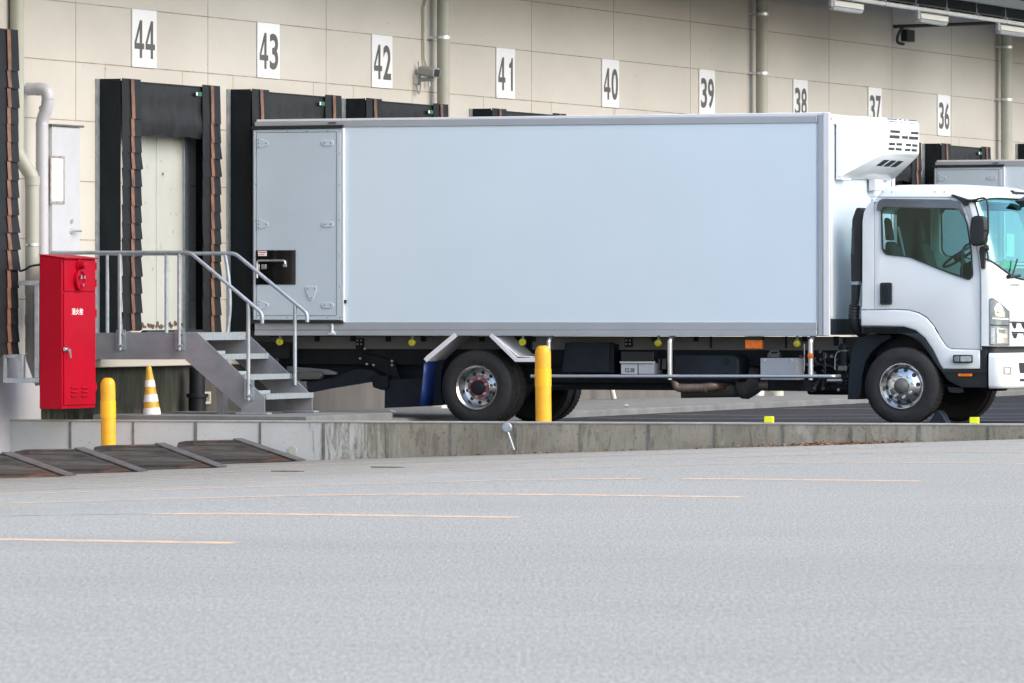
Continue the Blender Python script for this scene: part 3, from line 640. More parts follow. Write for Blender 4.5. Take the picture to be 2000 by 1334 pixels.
# support legs under the platform
for a, b, Yy in (((424,700),(436,812),Ys+.12),((436,700),(444,812),Ys+.13)):
    A, B = onY(*a, Yy), onY(*b, Yy)
A, B = onY(423,735,Ys+.15), onY(443,812,Ys+.15); t.part(MB().box((A.x, Ys+.15, -.05), (B.x-.04, Ys+.27, .72)), 'support_leg', M['galv2'], bevel=.003)
def rail(Yr_, pts, posts, bentx=None):
    Q = [onY(x, y, Yr_) for x, y in pts]; t.part(MB().tube(bend([Vector((.02, Yr_, Q[0].z))]+Q, .05, 4), .021, 12), 'handrail', M['galv'], smooth=True)
    for k, (px, y0, y1) in enumerate(posts):
        A, B = onY(px, y0, Yr_), onY(px, y1, Yr_)
        path = [A, B] if px != bentx else smooth_path([A, onY(px+7, (y0*2+y1)/3, Yr_), onY(px+9,(y0+y1*2)/3,Yr_), onY(px+4,y1,Yr_)], 6)
        t.part(MB().tube(path, .021, 12), 'rail_post', M['galv'], smooth=True)
        if Yr_ < Ys: t.part(MB().box((A.x-.045, Yr_+.0, B.z+.005), (A.x-.025, Ys+.0, B.z+.22)).box((A.x-.045, Ys-.012, B.z+.005), (A.x+.05, Ys-.001, B.z+.22)).cyl((A.x, Yr_-.03, B.z+.05),(1,0,0),.05,.012,8).cyl((A.x, Yr_-.0, B.z+.17),(1,0,0),.05,.012,8), 'rail_bracket', M['galv'])
rail(Ys-.045, [(371,493),(512,612),(512,632)], [(234,495,684),(350,495,684),(485,592,782)])
rail(Ys+dY-.03, [(459,495),(600,612),(600,629)], [(210,497,652),(325,497,652),(440,497,652),(576,595,752)], 440)
# small concrete pad under the stair foot
pz = zf-.022
single(MB().box((.85, -5.35, -.12), (P[3].x+.78, -3.0, pz)), 'concrete_pad', M['apron'], (1.5,-4,-.1), 'thin pale concrete pad under the foot of the steel stairs', 'concrete pad', bevel=.006)
# dark pump pipe and box under the stairs
pp = onX(385, 780, .12); t = Thing('drain_pipe', 'dark cast drain pipe against the mossy wall under the stairs', 'drain pipe', (pp.x, pp.y, -.1))
t.part(MB().lathe((pp.x,pp.y,-.1),(0,0,1),[(0,.10),(.12,.10),(.12,.125),(.16,.125),(.16,.10),(.34,.10),(.34,.125),(.38,.125),(.38,.09),(.68,.09)],20), 'pipe_body', M['chassis'], smooth=True)
q = onX(397, 777, -.085); single(MB().box((-.089,q.y-.14,q.z-.07),(-.05,q.y-.10,q.z+.07)).box((-.089,q.y+.10,q.z-.07),(-.05,q.y+.14,q.z+.07)).box((-.089,q.y-.10,q.z+.04),(-.05,q.y+.10,q.z+.07)).box((-.089,q.y-.10,q.z-.07),(-.05,q.y+.10,q.z-.04)), 'wall_socket_frame', M['pvc2'], q, 'small pale rectangular frame on the mossy wall under the stairs', 'frame')
# ================================================================== security camera
Yc = onX(842,140,.2).y
t = Thing('security_camera', 'grey security camera on a wall bracket beside the thick beige pipe', 'security camera', onX(820,155,0))
P = lambda px, py, Y=Yc: onY(px, py, Y)
a = P(820,144); b = P(829,166); t.part(MB().hull([(.003,Yc-.10,a.z),(.003,Yc+.10,a.z),(.003,Yc-.10,b.z),(.003,Yc+.10,b.z),(.05,Yc-.05,a.z-.03),(.05,Yc+.05,a.z-.03),(.05,Yc-.05,b.z+.02),(.05,Yc+.05,b.z+.02)]), 'wall_plate', M['camgrey'], bevel=.004)
t.part(MB().box((.04,Yc-.04,P(835,159).z),(.24,Yc+.04,P(835,151).z)), 'arm', M['camgrey'], bevel=.006)
t.part(MB().tube([(.17,Yc,P(835,151).z),(.17,Yc,P(835,144).z)], .02), 'swivel', M['camgrey'], smooth=True)
c1, c2 = Vector((.08,Yc-.0,P(835,138).z)), Vector((.30,Yc-.06,P(860,143).z)); d = (c2-c1).normalized(); u, w_ = basis(d)
hs = t.part(MB().prism([c1+u*a_*.075+w_*b_*.062 for a_, b_ in ((-1,-.6),(-.6,-1),(.6,-1),(1,-.6),(1,.6),(.6,1),(-.6,1),(-1,.6))], c2-c1), 'housing', M['camgrey'], bevel=.006)
t.part(MB().prism([c2+d*.002+u*a_*.052+w_*b_*.045 for a_, b_ in ((-1,-1),(1,-1),(1,1),(-1,1))], d*.004), 'lens_window', M['black'], hs)
cab = smooth_path([(.05,Yc-.05,P(830,120).z),(.06,Yc-.05,P(830,145).z),(.07,Yc-.03,P(830,170).z),(.06,Yc-.07,P(826,183).z),(.05,Yc-.12,P(823,165).z)], 5)
t.part(MB().tube(cab, .009, 8), 'cable_loop', M['camgrey'], smooth=True)
Yk = onX(828,50,.03).y; t = Thing('cable_conduit', 'thin beige conduit running down the wall to the security camera', 'conduit', (.03,Yk,3))
t.part(MB().tube([(.05,Yk+.15,5.2),(.035,Yk,4.98),(.035,Yk,4.35),(.05,Yk+.08,4.2),(.06,Yk+.10,4.0)], .018, 10), 'conduit_pipe', M['pvc2'], smooth=True)
t.part(MB().box((.004,Yk-.04,5.15),(.10,Yk+.32,5.7)), 'junction_box', M['darkpipe'], bevel=.006)
# ================================================================== lamps under the canopy
mb = MB().tube([(1.8, -2, 5.60), (1.8, 60, 5.60)], .032, 10); rs = Thing('lighting_rail', 'long pale conduit rail hung under the canopy', 'rail', (1.8, 20, 5.6)); rs.part(mb, 'rail_tube', M['pvc'], smooth=True)
mb = MB()
for i in range(40): y = 1+i*1.5; mb.cyl((1.8, y, 5.60), (0,0,1), .34, .008, 6).box((1.77,y-.02,5.56),(1.83,y+.02,5.66))
rs.part(mb, 'hanger_rod', M['galv'])
t = Thing('batten_light', 'leftmost white fluorescent batten light under the canopy', 'batten light', (1.8, 17.3, 5.5), 'fluorescent batten lights under the canopy')
t.part(MB().box((1.74,17.3-.65,5.46),(1.84,17.3+.65,5.54)), 'light_body', M['lightbox'], bevel=.006)
t.part(MB().hull([(1.74,17.3-.70,5.45),(1.74,17.3+.60,5.45),(1.86,17.3-.70,5.45),(1.86,17.3+.60,5.45),(1.77,17.3-.7,5.40),(1.77,17.3+.55,5.40),(1.84,17.3-.7,5.40),(1.84,17.3+.55,5.40)]), 'clear_cover', M['lighttube'], bevel=.01)
t.part(MB().box((1.78,17.3-.75,5.45),(1.82,17.3-.65,5.57)), 'end_bracket', M['galv'])
dup(t.o, (1.8, 21.3, 5.5), 'middle fluorescent batten light above sign 36'); dup(t.o, (1.8, 25.3, 5.5), 'fluorescent batten light at the right edge, end of the dark bracket pipe')
# dark bracket pipe with its box
a = onX(1745,52,0); t = Thing('wall_bracket_pipe', 'dark grey bracket pipe with switch box sticking out of the wall under the canopy', 'bracket pipe', a)
t.part(MB().tube([(0,a.y,a.z),(1.8,a.y,a.z+.03)], .028, 10), 'pipe_arm', M['darkpipe'], smooth=True)
t.part(MB().tube(smooth_path([(.16,a.y,a.z),(.08,a.y,a.z-.12),(.07,a.y,a.z-.24),(.16,a.y+.05,a.z-.27)], 6), .024, 10), 'bent_conduit', M['darkpipe'], smooth=True)
b = onX(1760,70,.004); t.part(MB().box((.004,b.y,b.z-.08),(.10,b.y+.40,b.z+.10)), 'switch_box', M['chassis2'], bevel=.006)
t.part(MB().cyl((.85,a.y,a.z+.02),(0,0,1),.10,.03), 'junction', M['darkpipe'])
# ================================================================== bits on the apron
p = onZ(858, 812, -.08); single(MB().box((p.x-.07,p.y-.1,-.12),(p.x+.08,p.y+.25,.05)), 'wheel_stop', M['pvc'], p, 'small pale concrete block behind the rear wheels', 'wheel stop', bevel=.015)
p = onZ(1481, 786, -.085); single(MB().lathe((p.x,p.y,-.09),(0,0,1),[(0,.0),(0,.085),(.17,.085),(.17,.07),(.1,.07)],20), 'pipe_stub', M['pvc'], p, 'pale upright pipe stub beside the cream one under the exhaust', 'pipe stub', smooth=True)
single(MB().hull([(p.x-.10,p.y,-.09),(p.x-.26,p.y,-.09),(p.x-.26,p.y+.1,.07),(p.x-.10,p.y+.1,.09),(p.x-.1,p.y-.02,.06)]), 'broken_stub', M['pvc'], p, 'white broken casing piece leaning on the pale pipe stub', 'broken casing', bevel=.01)
p = onZ(1517, 786, -.085); single(MB().lathe((p.x,p.y,-.09),(0,0,1),[(0,.0),(0,.1),(.17,.1),(.17,.085),(.1,.085)],20), 'pipe_stub', M['pvc2'], p, 'cream upright pipe stub, right one of the pair under the truck', 'pipe stub', smooth=True)
a, b = onZ(1201, 778, 0.02), onZ(1195, 752, 0.02); p = onX(1200, 776, .25); single(MB().tube([(p.x,p.y,.02),(p.x-.12,p.y,.45)], .035, 12), 'leaning_pipe', M['pvc2'], p, 'short cream pipe leaning on the dock base behind the rear axle', 'pipe', smooth=True)
rnd = random.Random(11)
for i, (px, py, s) in enumerate(((1226,795,.07),(1925,791,.05),(770,806,.05))):
    p = onZ(px, py, 0.0 if px != 1226 else .005); single(MB().hull([(p.x+rnd.uniform(-s,s), p.y+rnd.uniform(-s,s), max(0,deck_z(p.x))+.003+rnd.uniform(0,s*.6)) for _ in range(8)]), 'paper_scrap', M['paper'], p, ('crumpled white paper scrap on the apron right of the rear wheels','flat white scrap on the asphalt under the bumper','small white scrap behind the mudflap')[i], 'litter')
# ================================================================== refrigerated truck (its near side is the plane Y = 0, its tail docks at bay 43)
TR = Thing('box_truck', 'white refrigerated box truck with white cab and roof-front cooling unit, docked at bay 43', 'truck', (5.2, 1.15, -.06), 'refrigerated trucks backed up to the docks')
def A(px, py, Y=0.0): return onY(px, py, Y)
xr, xf = A(498,400).x, A(1620,400).x; zt_r, zt_f = A(498,234).z, A(1620,221).z; zb_r, zb_f = A(498,655.4).z, A(1620,656.5).z
BW = 2.34
def zt(x): return zt_r+(zt_f-zt_r)*(x-xr)/(xf-xr)
def zb(x): return zb_r+(zb_f-zb_r)*(x-xr)/(xf-xr)
def zlev(px, y0, y1):  # level running the length of the box
    a, b = A(498, y0), A(1600, y1); return lambda x: a.z+(b.z-a.z)*(x-a.x)/(b.x-a.x)
zp0, zp1 = zlev(0, 629, 629), zlev(0, 250, 240)
# insulated box
bx = TR.part(MB().hull([(x, y, z) for x, y, z in [(xr+.03,.012,zb(xr)+.01),(xr+.03,BW-.012,zb(xr)+.01),(xf-.01,.012,zb(xf)+.01),(xf-.01,BW-.012,zb(xf)+.01),(xr+.03,.012,zt(xr)-.01),(xr+.03,BW-.012,zt(xr)-.01),(xf-.01,.012,zt(xf)-.01),(xf-.01,BW-.012,zt(xf)-.01)]]), 'cargo_box', M['panel'])
xpf = A(1597,400).x; xs_ = A(672,400).x
mb = []
for Yq, d in ((0, -1), (BW, 1)):
    y = Yq+d*.0; mb.append(MB()); mb[-1].prism([(xs_,y,zp0(xs_)),(xpf-.02,y,zp0(xpf)),(xpf-.02,y,zp1(xpf)),(xs_,y,zp1(xs_))], (0,-d*.011,0))
TR.part(mb, 'side_panel', M['panel'], bx)
# rails
def rail_(name, f0, f1, x0, x1, d=.012, m='trim_grey', both=True):
    mb = []
    for Yq, s in ((0,-1),(BW,1)) if both else ((0,-1),):
        y = Yq+s*d; mb.append(MB()); mb[-1].prism([(x0,y,f0(x0)),(x1,y,f0(x1)),(x1,y,f1(x1)),(x0,y,f1(x0))], (0,-s*(d+.02),0))
    return TR.part(mb, name, M[m], bx, bevel=.006)
rail_('top_rail', zp1, zlev(0,238.5,226.5), xr, xpf-.004)
rail_('roof_edge', zlev(0,238.2,226.2), zlev(0,233.5,219.5), xr+.02, xf-.03, .004, 'trim_white')
rail_('floor_rail', zlev(0,644.5,645), zp0, xr, xpf-.004)
rail_('floor_rail', zlev(0,655.5,656.5), zlev(0,644.9,645.4), xr, xpf-.004, .018)
# front corner post (two tone)
def post(px0, px1, y0, y1, d, m):
    a, b = A(px0,400).x, A(px1,400).x
    mb = []
    for Yq, s in ((0,-1),(BW,1)):
        y = Yq+s*d; mb.append(MB()); mb[-1].box((a, min(y,y-s*.04), A(px0,y1).z), (b, max(y,y-s*.04), A(px0,y0).z))
    TR.part(mb, 'corner_post', M[m], bx, bevel=.01, seg=3)
post(1597.5,1608,224,656.5,.010,'trim_grey'); post(1608,1621,219.5,656.5,.016,'trim_white')
# front frame of the box and its round-cornered face
mb = MB().box((xf-.004, .03, zb(xf)+.20), (xf+.012, .10, zt(xf)-.12)).box((xf-.004, BW-.10, zb(xf)+.20), (xf+.012, BW-.03, zt(xf)-.12)).box((xf-.004,.03,zt(xf)-.118),(xf+.012,BW-.03,zt(xf)-.01))
TR.part(mb, 'front_frame', M['trim_white'], bx, bevel=.006)
TR.part(MB().box((xf-.003,.02,zb(xf)+.02),(xf+.02,BW-.02,zb(xf)+.19)), 'front_sill', M['chassis2'], bx, bevel=.004)
TR.part(MB().box((xf+.0,.01,zt(xf)-.07),(xf+.03,.045,zt(xf)-.03)), 'marker_lamp', M['paper'], bx, bevel=.008)
# side door at the rear of the box
x0, x1 = A(497,400).x, A(667,400).x
Z = lambda py, px=580: A(px, py).z
dr = TR.part(MB().hull([(x0,-.034,Z(625)),(x1,-.034,Z(625)),(x0,-.034,A(497,254).z),(x1,-.034,A(667,251).z),(x0,-.001,Z(625)),(x1,-.001,Z(625)),(x0,-.001,A(497,254).z),(x1,-.001,A(667,251).z)]), 'side_door', M['door_panel'], bevel=.006)
xa, xb = A(503,400).x, A(659,400).x; ztp = A(580,259).z; zbt = Z(617)
mb = MB()
for a, b in (((xa,-.0355,zbt),(xb,-.033,zbt+.006)),((xa,-.0355,ztp),(xb,-.033,ztp+.006)),((xa,-.0355,zbt+.006),(xa+.005,-.033,ztp)),((xb,-.0355,zbt+.006),(xb+.006,-.033,ztp))): mb.box(a, b)
TR.part(mb, 'door_edge_line', M['castgrey'], dr)
mb = MB()
for px in (501,562,600,640,664):
    for py in (256,620): mb.cyl(A(px,py,-.034), (0,-1,0), .004, .006, 8)
for py in (300,360,430,500,560):
    for px in (500,663): mb.cyl(A(px,py,-.034), (0,-1,0), .004, .006, 8)
TR.part(mb, 'rivets', M['castgrey'], dr)
TR.part(MB().box((x1+.001,-.03,Z(629)),(x1+.02,-.001,Z(251))).box((x1+.022,-.036,Z(629)),(x1+.042,-.001,Z(251))), 'door_jamb', M['trim_white'], bx, bevel=.004)
TR.part(MB().hull([(A(494,0).x,-.05,A(497,252.5).z),(A(672,0).x,-.05,A(672,250.5).z),(A(494,0).x,-.05,A(497,246.5).z),(A(672,0).x,-.05,A(672,244).z),(A(494,0).x,0,A(497,252.5).z),(A(672,0).x,0,A(672,250.5).z),(A(494,0).x,0,A(497,246.5).z),(A(672,0).x,0,A(672,244).z)]), 'door_gasket', M['black'], bx)
TR.part(MB().box((A(494,0).x,-.05,Z(631.5)),(A(673,0).x,-.001,Z(625.6))), 'door_gasket', M['black'], bx)
TR.part(MB().box((A(494.3,0).x,-.03,Z(625)),(A(496.6,0).x,.0,Z(254))), 'door_gasket', M['black'], bx)
def hingeplate(kind, cx, cy):
    if kind == 'oval': pts = [(cx+8*math.cos(a)+(4 if math.cos(a) > 0 else -4), cy+6*math.sin(a)) for a in [math.pi*2*k/20+.01 for k in range(20)]]; sc = [(-6,0),(6,0)]
    elif kind == 'side': pts = round_poly([(cx-12,cy-10),(cx-2,cy-8.5),(cx+11,cy-3),(cx+11,cy+3),(cx-2,cy+8.5),(cx-12,cy+10)], 3); sc = [(-9,-7),(-9,0),(-9,7),(6,0)]
    else: pts = round_poly([(cx-12,cy-14),(cx+12,cy-14),(cx+9,cy),(cx+3,cy+14),(cx-3,cy+14),(cx-9,cy)], 4); sc = [(-7,-9),(7,-9),(0,9)]
    mb = MB(); P = [A(x, y, -.034) for x, y in pts]; mb.prism(P, (0,-.010,0))
    o = TR.part(mb, 'fixing_plate', M['door_panel'], dr, bevel=.003)
    mb = MB()
    for dx, dy in sc: mb.cyl(A(cx+dx,cy+dy,-.043), (0,-1,0), .005, .007, 8)
    k = build(mb, 'screws', M['castgrey'], TR.loc, dr)
for cy in (280,438,596): hingeplate('side', 514, cy); hingeplate('oval', 640, cy+(0 if cy > 300 else -1))
hingeplate('tri', 608, 573)
# latch panel
a, b = A(500,556,-.036), A(577.5,488.5,-.036)
lp = TR.part(MB().box((a.x,-.040,a.z),(b.x,-.034,b.z)), 'latch_panel', M['black'], dr); lpm = mat('dark_steel_mirror', (.07,.07,.07), .12, metal=.9, var=.5, scale=1.5); lp.data.materials[0] = lpm
q = lambda px, py, Y=-.06: A(px, py, Y)
TR.part(MB().tube(bend([q(502,543),q(502,509),q(556,509),q(557,516)], .03, 4), .011, 10), 'latch_handle', M['alu'], dr, smooth=True)
for (px, py, w, h) in ((516,521,10,9),(505,523,5,13),(557,519,7,5)): c = q(px,py,-.041); s = 1/172/2; TR.part(MB().box((c.x-w*s,-.055,c.z-h*s),(c.x+w*s,-.041,c.z+h*s)), 'latch_bracket', M['alu'], dr, bevel=.003)
a, b = A(504,500,-.041), A(521,490,-.041); st = TR.part(MB().box((a.x,-.0415,a.z),(b.x,-.0402,b.z)), 'sticker', M['white_ink'], dr)
TR.part(MB().box((a.x+.012,-.0422,a.z+.035),(b.x-.012,-.0416,a.z+.050)).box((a.x+.005,-.0422,a.z+.012),(b.x-.03,-.0416,a.z+.02)), 'sticker_print', M['red_ink'], dr)
a = A(649,635,-.03); TR.part(MB().tube([A(649,631,-.03),A(649,646,-.03)], .014).cyl(A(649,650,-.03),(0,0,1),.022,.024).box((A(645,0).x,-.05,A(649,653,-.03).z),(A(657,0).x,-.02,A(649,650.5,-.03).z)), 'door_stay', M['trim_white'], bx, smooth=True)
a = A(675,589,0); TR.part(MB().box((a.x-.01,-.03,a.z-.02),(a.x+.012,-.0,a.z+.02)), 'door_buffer', M['black'], bx)
TR.part(MB().box((A(650,0).x-.04,-.03,A(655,240).z-.006),(A(650,0).x+.05,-.012,A(655,240).z+.006)), 'rail_clip', M['black'], bx)
# ------------------------------------------------------------------ cooling unit
XF = xf+.012
zz = lambda py: onX(1680, py, XF).z
D = .44; Yn, Yw = .63, 1.86
y0, y1 = .20, 2.10
zT, zB = onX(1640,226,XF).z, onX(1640,348,XF).z; zTf, zBf = onX(1750,231,XF+D).z, onX(1745,302,XF+D).z
cu_ = TR.part(MB().hull([(XF,y0,zT-.05),(XF,y1,zT-.05),(XF,y0+.05,zT),(XF,y1-.05,zT),(XF,y0,zB),(XF,y1,zB),(XF+.07,y0,zT-.06),(XF+.07,y1,zT-.06),(XF+.09,y0+.07,zT),(XF+.09,y1-.07,zT),(XF+.06,y0,zB+.02),(XF+.06,y1,zB+.02),
    (XF+D,Yn,zTf-.03),(XF+D,Yw,zTf-.03),(XF+D-.05,Yn,zTf),(XF+D-.05,Yw,zTf),(XF+D,Yn,zBf+.03),(XF+D,Yw,zBf+.03),(XF+D-.04,Yn,zBf-.02),(XF+D-.04,Yw,zBf-.02)]), 'cooling_unit', M['truck_white'], bevel=.028, seg=4, angle=60)
def slot(px0, py0, px1, py1, sk=0):
    X = XF+D+.0015; a = onX(px0,py0,X); b = onX(px1,py0+(px1-px0)*.055,X); c = onX(px1,py1+(px1-px0)*.055,X); d = onX(px0,py1,X)
    return a, b, c, d
mb = MB()
Sx = lambda x: 1600+x/7.69; Sy = lambda y: 210+y/7.69
for x0_, y0_, x1_, y1_ in ((1030,163,1170,178),(1200,176,1235,190),(1275,184,1310,196),(1342,186,1458,198),(1050,204,1190,218),(1225,220,1252,234),(1292,224,1322,238),(1355,236,1472,246),
    (1068,338,1215,378),(1380,362,1492,400),(1058,412,1210,462),(1243,425,1335,468),(1350,432,1488,480),
    (1050,525,1140,565),(1162,532,1245,570),(1302,542,1382,580),(1398,550,1478,588),(1040,598,1132,638),(1150,606,1240,644),(1287,616,1370,654),(1388,622,1468,660)):
    a, b, c, d = slot(Sx(x0_), Sy(y0_), Sx(x1_), Sy(y1_)); 
    for v in (a,b,c,d): v.x -= 0
    mb.prism([a,b,c,d], (-.004,0,0))
for a_ in (0,): TR.part(mb, 'grille_slots', M['black'], cu_)
# slots in the sloping underside
P0 = Vector((XF+D-.04, 0, zBf-.02)); P1 = Vector((XF+.06, 0, zB+.02)); n = Vector((P0.z-P1.z, 0, -(P0.x-P1.x))).normalized()
mb = MB()
def und(f, y): return Vector((P0.x+(P1.x-P0.x)*f, y, P0.z+(P1.z-P0.z)*f))+n*.002
for ya in (.86, 1.12, 1.38):
    mb.prism([und(.16,ya),und(.16,ya+.19),und(.44,ya+.19),und(.44,ya)], n*.002)
TR.part(mb, 'underside_slots', M['black'], cu_)
TR.part(MB().box((XF+.0,y0-.004,zB-.02),(XF+.075,y0+.30,zB+.005)).box((XF,y0-.006,zB-.02),(XF+.012,y0+.0,zT-.03)), 'mounting_flange', M['trim_white'], cu_, bevel=.004)
def sideline(py, f0, f1):
    z = onX(1660,py,XF+.1).z; pa = Vector((XF+.07,y0,z)); pb = Vector((XF+D,Yn,z)); nn = Vector((pb.y-pa.y, -(pb.x-pa.x), 0)).normalized()
    return [pa+(pb-pa)*f0-Vector((-nn.x,-nn.y,0))*.0015, pa+(pb-pa)*f1-Vector((-nn.x,-nn.y,0))*.0015]
for py in (243.5,272):
    p, q_ = sideline(py, .08, .99); TR.part(MB().tube([p, q_], .004, 6), 'pressed_line', M['trim_grey'], cu_)
# ducts under the unit and the cab-side bracket
TR.part(MB().box((xf+.012,1.35,zz(372)),(xf+.10,1.62,zz(349))), 'cooling_pipe_box', M['trim_white'], bevel=.01)
# ------------------------------------------------------------------ chassis and underbody
GZ = lambda x: -.078+(x-3)*.0095
xw_r, xw_f = A(930,757,.03).x, A(1761,754,.03).x
ch = TR.part([MB().box((xr+.25,.72,.40),(xf+2.0,.80,.68)), MB().box((xr+.25,1.54,.40),(xf+2.0,1.62,.68))], 'chassis_rail', M['chassis2'], bevel=.006)
TR.part([MB().box((xr+.1,.52,zb_r-.155),(xf-.02,.56,zb_r-.01)), MB().box((xr+.1,1.78,zb_r-.155),(xf-.02,1.82,zb_r-.01))], 'floor_beam', M['beam'], bevel=.004)
TR.part(MB().box((xr+.05,.56,.60),(xf,1.78,zb_r-.012)), 'subframe', M['chassis'], bevel=.004)
TR.part(MB().box((xr+3.2,.82,.32),(xf+.3,1.5,.66)), 'drive_line', M['chassis'])
def blk(name, px0, py0, px1, py1, Y, dep, m, bev=.006, parent=None):
    a, b = A(px0,py1,Y), A(px1,py0,Y); return TR.part(MB().box((a.x,Y,a.z),(b.x,Y+dep,b.z)), name, M[m], parent, bevel=bev)
for px in (618,688,757,826,940,1040,1277,1358,1570,1632): blk('cross_bracket', px-4, 657, px+5, 667+(px > 1600)*8, .50, .04, 'chassis', .003)
for px in (702,1227): 
    k = blk('bolted_bracket', px-7, 661, px+7, 678+(px < 800)*6, .49, .05, 'chassis', .003); mb = MB()
    for dx in (-3.5, 3.5):
        for dy in (665, 672): mb.cyl(A(px+dx,dy,.488),(0,-1,0),.008,.011,8)
    TR.part(mb, 'bolts', M['galv'], k)
for px in (1388,1535): blk('floor_joint', px-1.5, 657, px+1.5, 680, .51, .03, 'chassis', 0)
# yellow round marker lamps, orange reflectors
for px, py in ((547,667.5),(805.5,669),(1021.5,668),(1286.5,670),(1557.5,671)):
    t_ = TR.part(MB().lathe(A(px,py,.10), (0,-1,0), [(0,.0),(0,.040),(.02,.043),(.035,.036),(.045,.018),(.046,0)], 20), 'marker_light', M['yellow_lens'], smooth=True)
    TR.part(MB().tube([A(px,py-4,.11),A(px,655,.11)], .014).cyl(A(px,py,.055),(0,-1,0),.006,.010,8), 'lamp_bracket', M['galv'], t_)
for px, py, Y in ((513,684,.3),(837.5,698,.0),(1071,697,-.02),(1583,695,-.05)):
    TR.part(MB().lathe(A(px,py,Y), (0,-1,0), [(0,0),(0,.031),(.012,.031),(.015,.02),(.015,0)], 18), 'round_reflector', M['amber'], smooth=True)
tl = blk('turn_lamp', 1455, 664, 1487, 681, .06, .08, 'amber', .006); blk('lamp_box', 1454, 657, 1488, 664, .06, .08, 'black', .003, tl)
TR.part(MB().box((A(460,0).x,.3,A(513,700,.3).z),(A(545,0).x,.5,A(513,668,.3).z)), 'tail_bracket', M['chassis'])
# side guard: tube rail and three bent posts
zr = A(1300,735,-.03).z
TR.part(MB().tube(bend([A(1037,735,-.03),A(1628,735,-.03),A(1640,735,.12)], .05, 4), .021, 12), 'side_guard_rail', M['alu'], smooth=True)
for px in (1072, 1308.5, 1583.5):
    P = [Vector((A(px,658,.05).x+.02, .09, A(px,655,.05).z)), Vector((A(px,665,.0).x, .01, A(px,665,0).z)), Vector((A(px,675,0).x, -.0, A(px,676,0).z)), Vector((A(px,742,0).x, 0, A(px,742,0).z))]
    TR.part(MB().tube(smooth_path(P, 5), [.03]*16 if px > 1100 else [.024]*16, 10), 'side_guard_post', M['alu'], smooth=True)
blk('guard_clamp', 1450-.0-450+38, 733, 1046, 738, .0, .03, 'alu', .003)
# boxes between the axles
tb = TR.part(plateY(MB(), [(1104,669),(1190,669),(1188,728),(1096,728)], .34, .42, bevel=.01), 'tool_box', M['chassis2'])
blk('box_side', 1186, 672, 1199, 728, .36, .3, 'chassis', .004)
bt = blk('battery_cover', 1212, 686, 1277, 710, .30, .35, 'black', .012)
for px0, px1 in ((1212.5,1244.5),(1246.5,1277)):
    bb = blk('battery', px0, 708, px1, 731, .31, .3, 'battery', .008)
    if px0 < 1240:
        vs, fs = text2d('E2.38', .015); a, b = A(1221,727,.308), A(1239,719,.308)
        TR.part(MB().add([(a.x+u*(b.x-a.x), .308, a.z+v*(b.z-a.z)) for u, v, _ in vs], fs), 'battery_lettering', M['black_ink'], bb)
blk('battery_strap', 1210, 706, 1279, 709.5, .285, .02, 'alu', .002)
for px in (1284,1296): blk('fuse_cover', px-4, 700, px+5, 722, .45, .08, 'castgrey', .01)
tk = TR.part(plateY(MB(), [(1313,692),(1432,692),(1443,700),(1443,742),(1430,746),(1313,746)], .22, .5, bevel=.03, soft=6), 'fuel_tank', M['chassis2'], smooth=True)
for px, py in ((1324,706),(1419,706),(1324,732),(1419,734)): TR.part(MB().lathe(A(px,py,-.03+.0), (0,-1,0), [(0,.0),(0,.035),(-.0,.03),(-.01,.02)], 16), 'tank_boss', M['chassis'], tk)
TR.part(plateY(MB(), [(1314,741),(1440,741),(1440,746),(1330,748),(1314,746)], .24, .3), 'tank_strap', M['chassis'], tk)
# exhaust
sil = TR.part(MB().lathe(A(1445,738,.75), (1,0,0), [(0,0),(.0,.20),(.03,.235),(.10,.24),(.19,.19),(.26,.14),(.27,0)], 28), 'silencer', M['castgrey'], smooth=True)
TR.part(MB().tube([A(1330,757,.5),A(1468,755,.8)], .12, 18), 'silencer_body', M['castgrey'], smooth=True)
TR.part(MB().tube(bend([A(1319,742,.28),A(1322,757,.28),A(1374,757,.28),A(1395,752,.28),A(1412,752,.5)], .05, 5), .052, 16), 'exhaust_pipe', M['exhaust'], sil, smooth=True)
for px in (1335,1372,1378): TR.part(MB().tube([A(px,757,.28),A(px+2.5,757,.28)], .058, 16), 'pipe_flange', M['exhaust'], sil, smooth=True)
TR.part(MB().tube([A(1476,752,.7),A(1503,752,.7)], .055, 16), 'exhaust_inlet', M['exhaust'], sil, smooth=True)
# grey control box, air drier, valves and small fittings by the cab
gb = blk('grey_box', 1485, 699.5, 1557, 742, .16, .25, 'panelgrey', .006)
mb = MB()
for px in (1494,1547): mb.cyl(A(px,703,.155),(0,-1,0),.006,.011,8)
TR.part(mb, 'box_screws', M['trim_white'], gb)
blk('small_reservoir', 1498, 689, 1520, 699, .3, .12, 'castgrey', .01); TR.part(MB().tube([A(1504,690,.3),A(1504,685.5,.3),A(1521,685.5,.3),A(1521,690,.3)], .006), 'wire_handle', M['galv'])
ad = TR.part(MB().lathe((A(1648,700,.30).x,.30,A(1648,713,.3).z), (0,0,1), [(0,.0),(0,.05),(.09,.05),(.10,.053),(.18,.053),(.185,.06),(.21,.06),(.22,.045),(.235,.04),(.24,0)], 24), 'air_drier', M['chassis'], smooth=True)
TR.part(MB().lathe((A(1648,686,.30).x,.30,A(1648,686,.3).z), (0,0,1), [(0,.062),(.012,.062),(.02,.045),(.035,.04),(.035,0)], 24), 'drier_cap', M['castgrey'], ad, smooth=True)
blk('valve_block', 1636, 714, 1654, 724, .26, .1, 'castgrey', .006, ad)
TR.part(MB().tube(smooth_path([A(1631,722,.25),A(1631,700,.25),A(1635,688,.25),A(1641,687,.25)], 4), .006, 8), 'air_pipe', M['galv'], ad, smooth=True)
rnd = random.Random(4); fit = MB(); fit2 = MB(); fit3 = MB()
